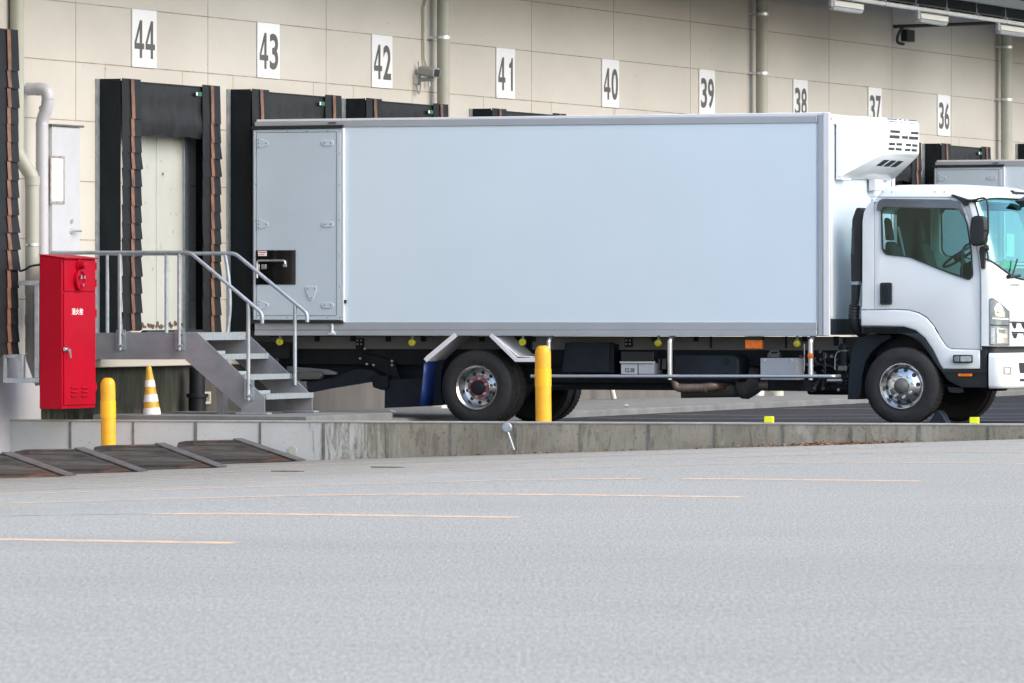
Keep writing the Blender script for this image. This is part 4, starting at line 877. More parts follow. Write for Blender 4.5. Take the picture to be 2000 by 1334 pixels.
for _ in range(46):
    px, py = rnd.uniform(1562,1660), rnd.uniform(684,765); c = A(px, py, rnd.uniform(.35,.6)); r_ = rnd.uniform(.008,.022)
    (fit if rnd.random() < .5 else fit2).cyl(c, (rnd.uniform(-1,1), -1, rnd.uniform(-1,1)), rnd.uniform(.02,.05), r_, 10)
for _ in range(16):
    px, py = rnd.uniform(1562,1650), rnd.uniform(684,765); c = A(px, py, rnd.uniform(.40,.6)); fit3.box(c, c+Vector((rnd.uniform(.04,.16), .05, rnd.uniform(.015,.05))))
TR.part(fit, 'pipe_fittings', M['galv']); TR.part(fit2, 'valve_fittings', M['castgrey']); TR.part(fit3, 'mount_brackets', M['chassis2'])
for pth in ([(1590,700),(1600,712),(1625,716),(1640,730)],[(1565,745),(1590,750),(1610,735),(1636,740)],[(1608,690),(1612,720),(1606,760)],[(1620,748),(1655,744),(1664,750)]):
    TR.part(MB().tube(smooth_path([A(x,y,.34) for x, y in pth], 5), .011, 8), 'air_hose', M['black'], smooth=True)
TR.part(MB().tube([A(1616,743,.3),A(1645,743,.3)], .02, 12), 'valve_cylinder', M['alu'], smooth=True)
TR.part(MB().tube([A(1571,672,.05),A(1571,725,.05)], .005, 6), 'thin_rod', M['alu'])
TR.part(plateY(MB(), [(1567,742),(1583,742),(1585,764),(1575,764)], .3, .05), 'hanging_bracket', M['chassis'])
blk('engine_sump', 1575, 758, 1662, 771, .8, .6, 'chassis', .03); blk('frame_shadow_plate', 1502, 742, 1664, 762, .66, .06, 'chassis2', .006)
blk('gearbox', 1200, 745, 1320, 760, .85, .5, 'chassis', .03)
TR.part(MB().tube([A(1073,755,.85),A(1260,740,1.0)], .055, 16), 'propeller_shaft', M['chassis2'], smooth=True)
# tail lift arm and struts behind the stairs
TR.part(plateY(MB(), [(598,745),(650,738),(688,722),(700,720),(728,724),(745,735),(730,745),(700,750),(650,758),(600,768)], .45, .06, bevel=.01), 'tail_lift_arm', M['chassis2'])
TR.part(plateY(MB(), [(560,726),(624,726),(628,733),(622,741),(560,741)], .38, .10, bevel=.01, soft=3), 'lift_platform_rail', M['castgrey'])
TR.part(plateY(MB(), [(560,715),(640,722),(655,727),(655,732),(600,731),(560,726)], .5, .08, bevel=.006), 'lift_fold_rail', M['galv2'])
TR.part(plateY(MB(), [(724,734),(756,734),(757,756),(745,762),(728,756)], .40, .12, bevel=.01), 'lift_bracket', M['chassis'])
hg = TR.part(plateY(MB(), [(710,690),(740,696),(770,705),(782,745),(756,745),(752,730),(722,712)], .52, .05, bevel=.01), 'lift_hanger', M['chassis'])
for px, py in ((713,681),(704,700),(717,711),(730,713),(766,705),(766,713),(687,726),(735,742)): TR.part(MB().cyl(A(px,py,.49),(.2,-1,0),.02,.014,10), 'hanger_bolt', M['galv'], hg)
TR.part(plateY(MB(), [(752,742),(848,739),(868,741),(870,790),(862,792),(751,797)], .46, .02), 'rear_mudflap', M['chassis2'])
TR.part(MB().box((xr+.1,.3,.52),(xr+.18,2.0,.60)), 'rear_bumper_beam', M['chassis'], bevel=.01)
# ------------------------------------------------------------------ wheels
def tyre_prof(R_, w): # outer face at 0, inner at w
    s = .03
    return [(.035,.235),(.012,.245),(-.006,.30),(-.008,.345),(.004,.385),(.018,R_-.012),(s,R_-.002),(s+.012,R_-.012),(s+.03,R_-.0)]+[(w-s-.03,R_),(w-s,R_-.012),(w-.004,.385),(w,.33),(w-.03,.24),(w-.03,.18)]
def tyre(name, x, y, z, w=.225, R_=.427, s=1, parent=None):
    mb = MB().lathe((x,y,z), (0,s,0), tyre_prof(R_, w), 56)   # tread lugs round the shoulders
    for k in range(56):
        a = 2*math.pi*k/56; 
        for yy in (.022, w-.055):
            c = Vector((x+math.cos(a)*(R_-.004), y+s*yy, z+math.sin(a)*(R_-.004))); rad = Vector((math.cos(a),0,math.sin(a))); tan = Vector((-math.sin(a),0,math.cos(a)))
            p = [c+tan*.017, c-tan*.017, c-tan*.017+rad*.007, c+tan*.017+rad*.007]; mb.prism(p, (0,s*.034,0))
    for yy in (w*.38, w*.58):
        for k in range(56):
            a = 2*math.pi*(k+.5)/56; c = Vector((x+math.cos(a)*(R_-.003), y+s*yy, z+math.sin(a)*(R_-.003))); rad = Vector((math.cos(a),0,math.sin(a))); tan = Vector((-math.sin(a),0,math.cos(a)))
            mb.prism([c+tan*.018, c-tan*.018, c-tan*.018+rad*.005, c+tan*.018+rad*.005], (0,s*.03,0))
    return TR.part(mb, name, M['rubber'], parent, smooth=True, angle=28)
zr_, zf_ = A(930,757,.06).z, A(1761,754,.03).z
yR = .04
# rear near dual
w1 = tyre('rear_tyre', xw_r, yR, zr_); tyre('rear_tyre', xw_r, yR+.26, zr_)
C = Vector((xw_r, yR, zr_))
TR.part(MB().lathe(C, (0,1,0), [(.010,.232),(-.004,.244),(-.004,.250),(.008,.252),(.02,.235),(.035,.222),(.07,.212),(.125,.210),(.148,.204),(.152,.198),(.152,.145),(.075,.138),(.068,.130),(.068,.06)], 56), 'rear_rim', M['chrome'], w1, smooth=True, angle=40)
def discs(cc, yy, rad, r_, n, L, m, name, par, ph=0, face=-1):
    mb = []
    for k in range(n):
        a = 2*math.pi*k/n+ph; mb.append(MB()); mb[-1].cyl(cc+Vector((math.cos(a)*rad, yy, math.sin(a)*rad)), (0,face,0), L, r_, 14)
    return TR.part(mb, name, M[m], par, smooth=True)
discs(C, .1515, .172, .021, 10, .003, 'black', 'rim_hole', w1, .2)
TR.part(MB().lathe(C, (0,1,0), [(.064,.128),(.062,.06)], 40), 'hub_plate', M['red_ring'], w1, smooth=True)
discs(C, .064, .106, .015, 6, .035, 'alu', 'wheel_nut', w1, .35)
TR.part(MB().lathe(C, (0,-1,0), [(-.07,.084),(-.03,.084),(-.015,.076),(.0,.072),(.006,.04),(.006,0)], 28), 'hub_cap', M['chassis'], w1, smooth=True)
# rear far dual
w2 = tyre('rear_tyre', xw_r, 2.30, zr_, s=-1); tyre('rear_tyre', xw_r, 2.04, zr_, s=-1)
TR.part(MB().tube([(xw_r,.35,zr_),(xw_r,2.0,zr_)], .09, 16).lathe((xw_r,1.0,zr_),(0,1,0),[(0,0),(.05,.17),(.3,.19),(.36,0)],20), 'rear_axle', M['chassis'], smooth=True)
# front wheels
yF = .03; C = Vector((xw_f, yF, zf_)); w3 = tyre('front_tyre', xw_f, yF, zf_)
TR.part(MB().lathe(C, (0,1,0), [(.010,.232),(-.006,.244),(-.006,.251),(.008,.253),(.02,.238),(.04,.226),(.05,.214),(.045,.205),(.012,.15),(.006,.14),(.006,.06)], 56), 'front_rim', M['chrome'], w3, smooth=True, angle=40)
mb = []
for k in range(10):
    a = 2*math.pi*k/10+.1; mb.append(MB()); rad = Vector((math.cos(a),0,math.sin(a))); ax = Vector((rad.x*.52, -1, rad.z*.52)).normalized(); mb[-1].cyl(C+rad*.181+Vector((0,.0285,0)), ax, .004, .025, 14)
TR.part(mb, 'rim_hole', M['black'], w3, smooth=True)
discs(C, .006, .125, .016, 8, .028, 'alu', 'wheel_nut', w3, .2)
TR.part(MB().lathe(C, (0,-1,0), [(-.01,.09),(.02,.085),(.025,.072),(.05,.068),(.06,.05),(.062,.03),(.07,.028),(.07,0)], 28), 'hub_cap', M['castgrey'], w3, smooth=True)
w4 = tyre('front_tyre', xw_f, 2.27, zf_, s=-1)
TR.part(MB().cyl((xw_f,2.08,zf_),(0,-1,0),.02,.25,32), 'inner_drum', M['chassis'], w4)
TR.part(MB().cyl((xw_r,2.16,zr_),(0,-1,0),.02,.25,32), 'inner_drum', M['chassis'], w2)
TR.part(MB().tube([(xw_f,.2,zf_),(xw_f,2.1,zf_)], .06, 12), 'front_axle', M['chassis'], smooth=True)
# rear fender: bent alloy strip
def strip(name, pts, Y, wid, th, m, par=None, lip=0):
    P = [A(x, y, Y) for x, y in pts]; up = []
    for i, p in enumerate(P):
        d = (P[min(i+1,len(P)-1)]-P[max(i-1,0)]).normalized(); nn = Vector((-d.z,0,d.x)); up.append(p+nn*th)
    return TR.part(MB().prism(P+up[::-1], (0,wid,0)), name, M[m], par, bevel=.004)
fe = strip('rear_fender', [(833,706),(838,699),(893,650)], -.01, .62, .012, 'trim_white'); strip('fender_lip', [(833,708),(839,702),(893,657)], -.02, .02, .055, 'trim_white', fe)
fe2 = strip('rear_fender', [(958,650),(1010,697),(1040,698)], -.01, .62, .012, 'trim_white'); strip('fender_lip', [(955,657),(1006,707),(1046,707)], -.02, .02, .05, 'trim_white', fe2)
TR.part(plateY(MB(), [(893,650),(958,650),(1012,699),(1040,699),(1040,650)], .52, .01), 'inner_fender', M['chassis'])
TR.part(plateY(MB(), [(838,702),(893,656),(905,656),(905,690),(880,705),(862,760),(860,700)], .54, .01), 'inner_fender', M['chassis'])
fl = MB(); fy = [0, .12, .25, .4, .55]
X0 = [A(828,706,0).x, A(826,730,0).x, A(823,760,0).x, A(820,789,0).x]; Zz = [A(828,706,0).z, A(826,730,0).z, A(823,760,0).z, A(822,792,0).z]
fl.grid([[(X0[i]+.05*math.sin(y*5)*(.3+i*.1), y, Zz[i]) for y in fy] for i in range(4)])
o = TR.part(fl, 'mudflap', M['blue'], smooth=True); md = o.modifiers.new('s', 'SOLIDIFY'); md.thickness = .008
TR.part(plateY(MB(), [(829,706),(868,702),(862,730),(861,762),(866,789),(826,792)], .3, .02), 'mudflap_backing', M['chassis2'])
# ------------------------------------------------------------------ cab
YC = .03; CW = 2.24; YM = YC+CW/2
X = lambda px, py=500: A(px, py, YC).x
def interp(tab, z):
    if z <= tab[0][0]: return tab[0][1]
    for (a, b), (c, d) in zip(tab, tab[1:]):
        if z <= c: return b+(d-b)*(z-a)/(c-a)
    return tab[-1][1]
zc = lambda py: A(1900, py, YC).z
sideX = sorted([(zc(760), X(1917)), (zc(680), X(1917)), (zc(560), X(1917)), (zc(520), X(1916)), (zc(480), X(1911)), (zc(430), X(1901)), (zc(395), X(1892)), (zc(384), X(1886)), (zc(370), X(1872))])
frontX = sorted([(zc(760), X(1968)), (zc(680), X(1970)), (zc(600), X(1971)), (zc(545), X(1966)), (zc(500), X(1958)), (zc(440), X(1942)), (zc(392), X(1924)), (zc(380), X(1916)), (zc(366), X(1895))])
NEXP = 3.0
def FS(u, z, off=0.0, sx=None, fx=None, yc=YC):
    """front surface: u in -1..1 across the cab"""
    a = math.acos(max(-1, min(1, u)))
    Xs, Xf = (sx or interp(sideX, z)), (fx or interp(frontX, z))
    c, s_ = math.cos(a), math.sin(a)
    Y = YM+math.copysign(abs(c)**(2/NEXP), c)*(YM-yc+off); Xp = Xs+(Xf-Xs+off)*(s_**(2/NEXP))
    return Vector((Xp, Y, z))
ND = 48
U = [-math.cos(math.pi*k/ND) for k in range(ND+1)]
def zrow(side, cen): # row curved between its side and centre height
    return lambda u: zc(side)+(zc(cen)-zc(side))*(1-abs(u)**3)
rows = {'bot': zrow(677,677), 'a': zrow(630,630), 'b': zrow(590,590), 'c': zrow(555,562), 'wb': zrow(506,547), 'w1': zrow(470,495), 'w2': zrow(430,440), 'wt': zrow(394,385), 'r0': zrow(388,374)}
def band(names, off=0, sub=1):
    out = []
    for i in range(len(names)-1):
        for j in range(sub):
            t_ = j/sub; out.append([FS(u, rows[names[i]](u)*(1-t_)+rows[names[i+1]](u)*t_, off) for u in U])
    out.append([FS(u, rows[names[-1]](u), off) for u in U]); return out
cabE = TR.part([MB().grid(band(['bot','a','b','c','wb'], sub=3)), MB().grid(band(['wt','r0'], sub=2))], 'cab_front', M['truck_white'], smooth=True)
TR.part(MB().grid([r[2:-2] for r in band(['wb','w1','w2','wt'], -.006, 3)]), 'windscreen', M['wglass'], cabE, smooth=True)
# black rubber round the windscreen
lo = [FS(u, rows['wb'](u)+.004, .002) for u in U[1:-1]]; hi = [FS(u, rows['wt'](u)-.002, .002) for u in U[1:-1]]
TR.part([MB().tube(lo, .011, 8), MB().tube(hi, .009, 8)], 'windscreen_seal', M['black'], cabE, smooth=True)
# A pillars
mb = []; mb2 = []
for sgn in (1, -1):
    L = [];
    for k in range(13):
        zv = zc(510)+(zc(388)-zc(510))*k/12; xs2 = interp(sideX, zv); yy = YC if sgn == 1 else YC+CW
        f = k/12; u = -1 if sgn == 1 else 1
        L.append([FS(u*1.0, zv), FS(u*math.cos(.10), zv, .0), FS(u*math.cos(.2), zv, 0)])
    mb.append(MB().grid(L)); mb2.append(MB()); mb2[-1].tube([l[2]+Vector((0,0,0)) for l in L], .009, 8)
TR.part(mb, 'front_pillar', M['truck_white'], cabE, smooth=True); TR.part(mb2, 'pillar_seal', M['black'], cabE, smooth=True)
# roof: stacked outlines
def outline(z, xrear, ins_y, ins_f):
    pts = []; fx = interp(frontX, zc(378))-ins_f; sx = interp(sideX, zc(388))-ins_f*.8
    rc = .10
    for k in range(9):
        a = math.pi/2*k/8; pts.append(Vector((xrear+rc-rc*math.cos(a)*1.0, YC+ins_y+rc-rc*math.sin(a), z)))
    for u in U[1:-1]: 
        a = math.acos(max(-1, min(1, u))); c, s_ = math.cos(a), math.sin(a)
        pts.append(Vector((sx+(fx-sx)*s_**(2/NEXP), YM+math.copysign(abs(c)**(2/NEXP), c)*(CW/2-ins_y), z)))
    for k in range(9):
        a = math.pi/2*(8-k)/8; pts.append(Vector((xrear+rc-rc*math.cos(a), YC+CW-ins_y-rc+rc*math.sin(a), z)))
    return pts
lev = [(404, 1684.5, 0, 0), (393, 1700.5, 0, .0), (387, 1706, .003, .0), (381, 1710, .012, .002), (374, 1715, .025, .02), (367, 1722, .045, .055), (362, 1732, .09, .12), (359.5, 1740, .20, .22), (358.5, 1765, .36, .40)]
R_ = [outline(zc(py), X(px), iy, if_) for py, px, iy, if_ in lev[1:]]
mb = MB().grid(R_, True); n0 = len(mb.v); m_ = len(R_[0]); mb.f.append(tuple(range(n0-m_, n0)))
rf = TR.part(mb, 'cab_roof', M['truck_white'], smooth=True, angle=50)
TR.part(MB().tube([A(1700,384.5,YC-.002), A(1862,385.0,YC-.002)], .005, 8), 'roof_gutter', M['trim_grey'], rf, smooth=True)
mb = MB()
for px in (1723.5,1742,1826.5,1844.5): mb.cyl(A(px,374.8,YC+.028),(0,-1,0),.008,.006,8)
TR.part(mb, 'roof_plugs', M['darkpipe'], rf)
# side skins
win = round_poly([(1720,399),(1726,391),(1858,392),(1876,402),(1889,437),(1897,490),(1900,538),(1893,547),(1850,532),(1775,502),(1730,497.5),(1722,488)], 6)
fen_top = [(1681,605),(1745,604.5),(1775,606),(1795,612),(1810,621),(1823,636),(1838,662),(1848,676),(1857,681.5),(1914,683)]
rear = [(1681.5,604),(1684,598),(1684.5,432),(1687,416),(1693,403),(1702,392),(1707.2,387.5),(1707.2,604)]
door = [(1708,604),(1708,400),(1712,390),(1722,386.5),(1858,387.5),(1874,391),(1884,404),(1893,430),(1904,470),(1911,505),(1914.3,540),(1914.3,682),(1857,680.4),(1848.5,675),(1838.8,660.5),(1823.8,634.5),(1811,619.5),(1796,610.6),(1775,604.8),(1745,603.4)]
apil = [(1861,386.8),(1889,386.5),(1893.5,396),(1902,430),(1912,478),(1917,520),(1917.5,683),(1915.2,683),(1915.2,540),(1911.9,504.5),(1904.9,469.5),(1893.9,429.5),(1885,403.5),(1876,391)]
fend = fen_top+[(1914.5,721),(1841,721.5),(1835,712),(1822,685),(1806,661),(1788,646),(1765,638.5),(1681,637)]
def both(pts, th, holes=(), bevel=.003, out=0, soft=0):
    mb = plateY(MB(), pts, YC-out+th/2, th, holes, bevel, soft)
    return [mb, MB().add([(v.x, 2*YM-v.y, v.z) for v in mb.v], [f[::-1] for f in mb.f])]
def plY(pts, th, holes=(), bevel=.003, out=0, soft=0):
    return plateY(MB(), pts, YC-out, th, holes, bevel, soft)
cs = TR.part(both(rear, .05, bevel=.004), 'cab_side', M['truck_white'], smooth=True); TR.part(both(apil, .05, bevel=.002), 'front_pillar_skin', M['truck_white'], cs, smooth=True)
dd = TR.part(both(door, .05, [win], .003), 'cab_door', M['truck_white'], smooth=True)
TR.part(both(fend, .07, bevel=.022, out=.014), 'wheel_arch_panel', M['truck_white'], smooth=True, angle=60)
wi = [(x+(1810-x)*.018, y+(460-y)*.028) for x, y in win]
TR.part(both([(x+(1810-x)*-.004, y+(460-y)*-.008) for x, y in win], .03, [[(x+(1810-x)*.022, y+(460-y)*.035) for x, y in win]], .003, out=.008), 'window_seal', M['black'], dd)
TR.part(both(win, .004, bevel=0, out=-.012), 'door_window', M['glass'], dd)
# smoked rain visor
vis = [(1712,411.5),(1713,400),(1717,391),(1725,388),(1856,389.5),(1870,394),(1880,408),(1887,421),(1878,420),(1873,411),(1862,407),(1800,406),(1725,404),(1721,412)]
TR.part(both(vis, .012, bevel=.003, out=.03, soft=2), 'rain_visor', M['visor'], dd, smooth=True)
# door handle
hp = TR.part(plY(round_poly([(1718.5,552),(1741.5,552),(1741.5,595),(1718.5,595)], 4), .02, bevel=.004, out=.004), 'handle_recess', M['black'], dd); TR.part(plateY(MB(), round_poly([(1725,556),(1734,556),(1736,574),(1734,590),(1727,590),(1724,574)], 2), YC-.02, .02, bevel=.005), 'door_handle', M['chassis2'], dd)
# side turn lamp
sl_ = TR.part(plateY(MB(), round_poly([(1861,693),(1899,693),(1899,709),(1861,709)], 3), YC-.018, .02, bevel=.003), 'side_lamp', M['black']); TR.part(plateY(MB(), round_poly([(1875.5,695.5),(1896.5,695.5),(1896.5,706.5),(1875.5,706.5)], 2), YC-.03, .008, bevel=.003), 'lamp_lens', M['lamp_glass'], sl_); TR.part(plateY(MB(), round_poly([(1863.5,695.5),(1873.5,695.5),(1873.5,706.5),(1863.5,706.5)], 2), YC-.03, .008, bevel=.003), 'lamp_lens', M['lamp_dark'], sl_)
# black arch trim, step, corner strip
arch = [(1683,637.5),(1765,639),(1788,646.5),(1806,661.5),(1822,685.5),(1835,712.5),(1841,722),(1913,722),(1913,675),(1927,675),(1928,757),(1878,757),(1852,744),(1836,722),(1829,714),(1814,690),(1797,669),(1780,658),(1760,652),(1700,651.5),(1683,652)]
TR.part(plateY(MB(), arch, YC+.03, .09, bevel=.006), 'arch_trim', M['black'], smooth=True)
TR.part(plateY(MB(), [(1850,756),(1880,757),(1880,766),(1872,768),(1854,766)], YC+.1, .05, bevel=.003), 'step_flap', M['black']); TR.part(plateY(MB(), [(1842,726),(1927,726),(1927,728.5),(1842,728.5)], YC-.02, .02), 'step_edge', M['chassis2'])
a, b = A(1871,735,YC-.03), A(1898,730,YC-.03); TR.part(MB().box((a.x,YC-.025,a.z),(b.x,YC-.012,b.z)), 'step_reflector', M['amber'], bevel=.002)
TR.part(plateY(MB(), [(1918,757),(1950,757),(1945,764),(1918,764)], .5, .4), 'under_tray', M['chassis'])
# mudguard behind the front wheel
mg = [(1683,653),(1672,662),(1664,680),(1658,715),(1655,780),(1678,780),(1682,768),(1684,735),(1690,708),(1702,688),(1722,670),(1740,661),(1740,653)]
TR.part(plateY(MB(), mg, .24, .40, bevel=.01), 'front_mudguard', M['chassis2'])
TR.part(MB().box((X(1690),.42,zc(745)),(X(1915),1.85,zc(640))), 'engine_bay', M['chassis'])
TR.part(MB().box((X(1684),.06,zc(651)),(X(1840),CW,zc(640))), 'wheel_housing', M['chassis'])
# bumper
def bump_rows(zs, sx, fx, off=0): return [[FS(u, z, off, sx, fx) for u in U] for z in zs]
bs, bf = X(1931), X(1984)
zz_ = [(759,-.03),(757,-.01),(752,.0),(725,.004),(700,.0),(692,-.006),(689.5,-.02)]
mb = MB().grid([[FS(u, zc(py), o_, bs, bf) for u in U] for py, o_ in zz_]); m_ = len(mb.v)
mb.grid([[FS(u, zc(689.5), -.02, bs, bf) for u in U], [Vector((bs-.0, FS(u, zc(689.5), -.02, bs, bf).y, zc(689.5))) for u in U]]).grid([[FS(u, zc(759), -.03, bs, bf) for u in U], [Vector((bs, FS(u, zc(759), -.03, bs, bf).y, zc(759))) for u in U]])
bp = TR.part(mb, 'front_bumper', M['truck_white'], smooth=True, angle=50)
TR.part(MB().box((bs-.02,YC+.05,zc(756)),(bs+.05,YC+CW-.05,zc(692))), 'bumper_core', M['chassis'], bp)
TR.part(MB().grid([[FS(u, zc(py), -.05, X(1925), X(1970)) for u in U] for py in (692,676)]), 'front_gap_panel', M['black'], smooth=True)
# things lying on the curved front: photo pixel -> surface point
def hit(px, py, off=.0, sx=None, fx=None, lo=-1.0, hi=.6):
    z = zc(py); best = None
    for k in range(241):
        a = math.pi-(math.pi*.95)*k/240; u = math.cos(a); p = FS(u, z, off, sx, fx); q_ = proj(p)
        e = abs(q_[0]-px)
        if best is None or e < best[0]: best = (e, u, z)
    u = best[1]
    d_ = .0006; lo_, hi_ = max(-1, u-.02), min(1, u+.02)
    for k in range(41):
        uu = lo_+(hi_-lo_)*k/40; e = abs(proj(FS(uu, z, off, sx, fx))[0]-px)
        if e < best[0]: best = (e, uu, z)
    return best[1], z
def patch(name, m, top, bot, off, n=8, par=None, sx=None, fx=None, rows_=4):
    """top / bot: pixel polylines sampled left to right"""
    def at(pl, f):
        x0_, x1_ = pl[0][0], pl[-1][0]; x = x0_+(x1_-x0_)*f
        for (a, b), (c, d) in zip(pl, pl[1:]):
            if x <= c+1e-6: return x, b+(d-b)*((x-a)/max(c-a, 1e-6))
        return pl[-1]
    g = []
    for j in range(rows_+1):
        r = []
        for i in range(n+1):
            tx, ty = at(top, i/n); bx_, by = at(bot, i/n); f = j/rows_; u, z = hit(tx+(bx_-tx)*f, ty+(by-ty)*f, off, sx, fx); r.append(FS(u, z, off, sx, fx))
        g.append(r)
    return TR.part(MB().grid(g), name, M[m], par, smooth=True)
hl = patch('headlight', 'lamp_dark', [(1933.5,585),(1937,583),(1945,587),(1960,598),(1971,610)], [(1933.5,673),(1971,674)], .010)
patch('headlight_rim', 'black', [(1932.6,584),(1936.5,581.5),(1945,585.5),(1960,596.5),(1972,609)], [(1932.6,674.3),(1972,675.3)], .006, par=hl)
patch('upper_reflector', 'chrome', [(1942,602),(1948,592),(1955,594),(1963,612)], [(1944,615),(1950,618),(1963,620)], .014, 6, hl)
patch('lens_bar', 'signwhite', [(1938,620),(1970,622)], [(1938,623),(1970,625)], .014, 6, hl)
patch('lens_divider', 'black', [(1933.5,633.5),(1971,635)], [(1933.5,635.5),(1971,637)], .015, 6, hl)
patch('lower_reflector', 'chrome', [(1947,640),(1968,642)], [(1947,670),(1968,671)], .014, 6, hl)
patch('reflector_bar', 'signwhite', [(1948,653),(1967,654)], [(1948,658),(1967,659)], .018, 6, hl); patch('reflector_dark', 'lamp_dark', [(1950,643),(1964,644)], [(1952,650),(1963,651)], .018, 6, hl)
patch('left_reflector', 'lamp_glass', [(1935,640),(1943,640)], [(1935,671),(1943,672)], .014, 4, hl)
patch('turn_bulb', 'amber', [(1947,608),(1952,609)], [(1947,611.5),(1952,612)], .018, 3, hl)
gr = patch('grille_slot', 'black', [(1972.5,627.5),(2040,630)], [(1972.5,630.5),(2040,633)], .006)
patch('grille_notch', 'black', [(1976,631),(1986,631.5)], [(1981,641.5),(1984.5,641.5)], .007, 3, gr); patch('grille_notch', 'black', [(1995,631.5),(2040,633)], [(1999,642),(2040,643)], .007, 3, gr)
patch('grille_slot', 'black', [(1975,647.5),(2040,650)], [(1977,650.5),(2040,653)], .006); patch('grille_notch', 'black', [(1977,651),(1988,651.5)], [(1981,661),(1985,661)], .007, 3, gr); patch('grille_notch', 'black', [(1999,652),(2040,653)], [(2003,662),(2040,663)], .007, 3, gr)
patch('hood_seam', 'trim_grey', [(1965.5,549),(1966.5,549)], [(1971,608),(1972,608)], .003, 1, rows_=8); patch('hood_seam', 'trim_grey', [(1962,547.3),(2040,551)], [(1962,548.3),(2040,552)], .003, 8)
patch('lower_edge_shade', 'black', [(1916,675.6),(2040,677)], [(1916,677.5),(2040,679)], .004, 14)
fg = patch('fog_lamp', 'lamp_dark', [(1960,716.5),(1976,717)], [(1960.5,731),(1975,731.5)], .006, 4, bp, bs, bf); patch('fog_lens', 'chrome', [(1962,719),(1973,719)], [(1962.5,729),(1973,729.5)], .010, 4, bp, bs, bf)
patch('bumper_grille', 'black', [(1990,708.5),(2050,711)], [(1992,729),(2050,731)], .006, 6, bp, bs, bf); patch('bumper_grille', 'black', [(1992,740),(2050,741)], [(1993,745),(2050,746)], .006, 6, bp, bs, bf)
patch('bumper_crease', 'trim_grey', [(1972,753),(1985,750),(2050,749)], [(1972,754),(1985,751),(2050,750)], .004, 6, bp, bs, bf)
vs, fs = text2d('FORWARD', .01)
pv = []
for u_, v_, _ in vs: uu, z_ = hit(1972.5+u_*19.5, 559-v_*5, .004); pv.append(FS(uu, z_, .004))
TR.part(MB().add(pv, fs), 'front_lettering', M['castgrey'], cabE)
# mirrors and arms
Ym = -.16; Q = lambda px, py, Y=Ym: A(px, py, Y)
mr = TR.part(plateY(MB(), [(1896,425),(1904,421),(1914,421),(1922,426),(1923.5,445),(1922.5,473),(1917,479),(1900,481),(1895,476),(1893,450)], Ym+.02, .15, bevel=.022, soft=4), 'side_mirror', M['black'], smooth=True, angle=60)
TR.part(MB().tube(bend([A(1888,391,-.0),Q(1903,391),Q(1911,388),Q(1925,386),Q(1929.5,399),Q(1930.5,455),Q(1924.5,470),Q(1924,484)], .05, 4), .011, 10), 'mirror_arm', M['black'], mr, smooth=True)
TR.part(MB().tube([Q(1922,451),Q(1930,450)], .009, 8), 'arm_clamp', M['black'], mr)
TR.part(plateY(MB(), [(1856,380.5),(1860,379.5),(1889,389),(1908,390.5),(1911,394),(1893,395),(1886,403),(1872,391)], YC-.03, .05, bevel=.006, soft=2), 'arm_mount', M['black'], mr)
TR.part(plateY(MB(), [(1914,482),(1929,478),(1930,488),(1924,492),(1923,525),(1916,525),(1912,490)], YC-.03, .05, bevel=.006, soft=2), 'lower_mount', M['black'], mr)
# front view mirror on the roof edge
u, z = hit(1976, 372, .02); p = FS(u, z, .02); 
TR.part(MB().tube([p, Vector((p.x+.10, p.y+.35, p.z-.01))], .015, 8).cyl(p-Vector((0,.02,0)),(0,1,0),.06,.026), 'front_mirror_arm', M['black'], mr, smooth=True)
q_ = onX(1996,392,p.x+.16); TR.part(MB().hull([(q_.x-.05,q_.y-.13,q_.z-.01),(q_.x+.05,q_.y-.13,q_.z+.0),(q_.x-.06,q_.y+.2,q_.z-.07),(q_.x+.06,q_.y+.2,q_.z+.05),(q_.x,q_.y+.2,q_.z+.07),(q_.x,q_.y+.2,q_.z-.08)]), 'front_mirror', M['black'], mr, bevel=.015)
# wiper
u, z = hit(1972, 541, .03); a = FS(u, z, .03); u, z = hit(1992, 538, .03); b = FS(u, z, .03); u, z = hit(1987, 506, .035); c = FS(u, z, .035)
wp = TR.part(MB().tube([a, b], .016, 8).cyl(a-Vector((.03,0,0)),(1,0,.3),.05,.022,10), 'wiper_motor_arm', M['black'], cabE, smooth=True); TR.part(MB().tube([a+(b-a)*.25, c], .010, 8), 'wiper_blade', M['black'], cabE, smooth=True)
# intake snorkel behind the cab
sn = TR.part(plateY(MB(), round_poly([(1664,428),(1672,405.5),(1682,405.5),(1682,552),(1662,552),(1661,500)], 5), .16, .22, bevel=.012), 'air_intake', M['black'], smooth=True); mb = MB()
for k in range(18): a = A(1662.5, 446+k*2.9, .049); mb.box((a.x,.045,a.z-.003),(a.x+.03,.052,a.z+.003))
TR.part(mb, 'intake_slots', M['castgrey'], sn)
P = smooth_path([A(1672,552,.16),A(1671,580,.16),A(1669,600,.16),A(1668,622,.16),A(1674,642,.2),A(1690,652,.3)], 7)
TR.part(MB().tube(P, [.058+.006*(k % 2) if k > 12 else .056-.0012*k for k in range(len(P))], 16), 'intake_hose', M['black'], sn, smooth=True)
TR.part(MB().tube([A(1672,550,.16),A(1672,556,.16)], .064, 16), 'hose_clamp', M['galv'], sn, smooth=True)
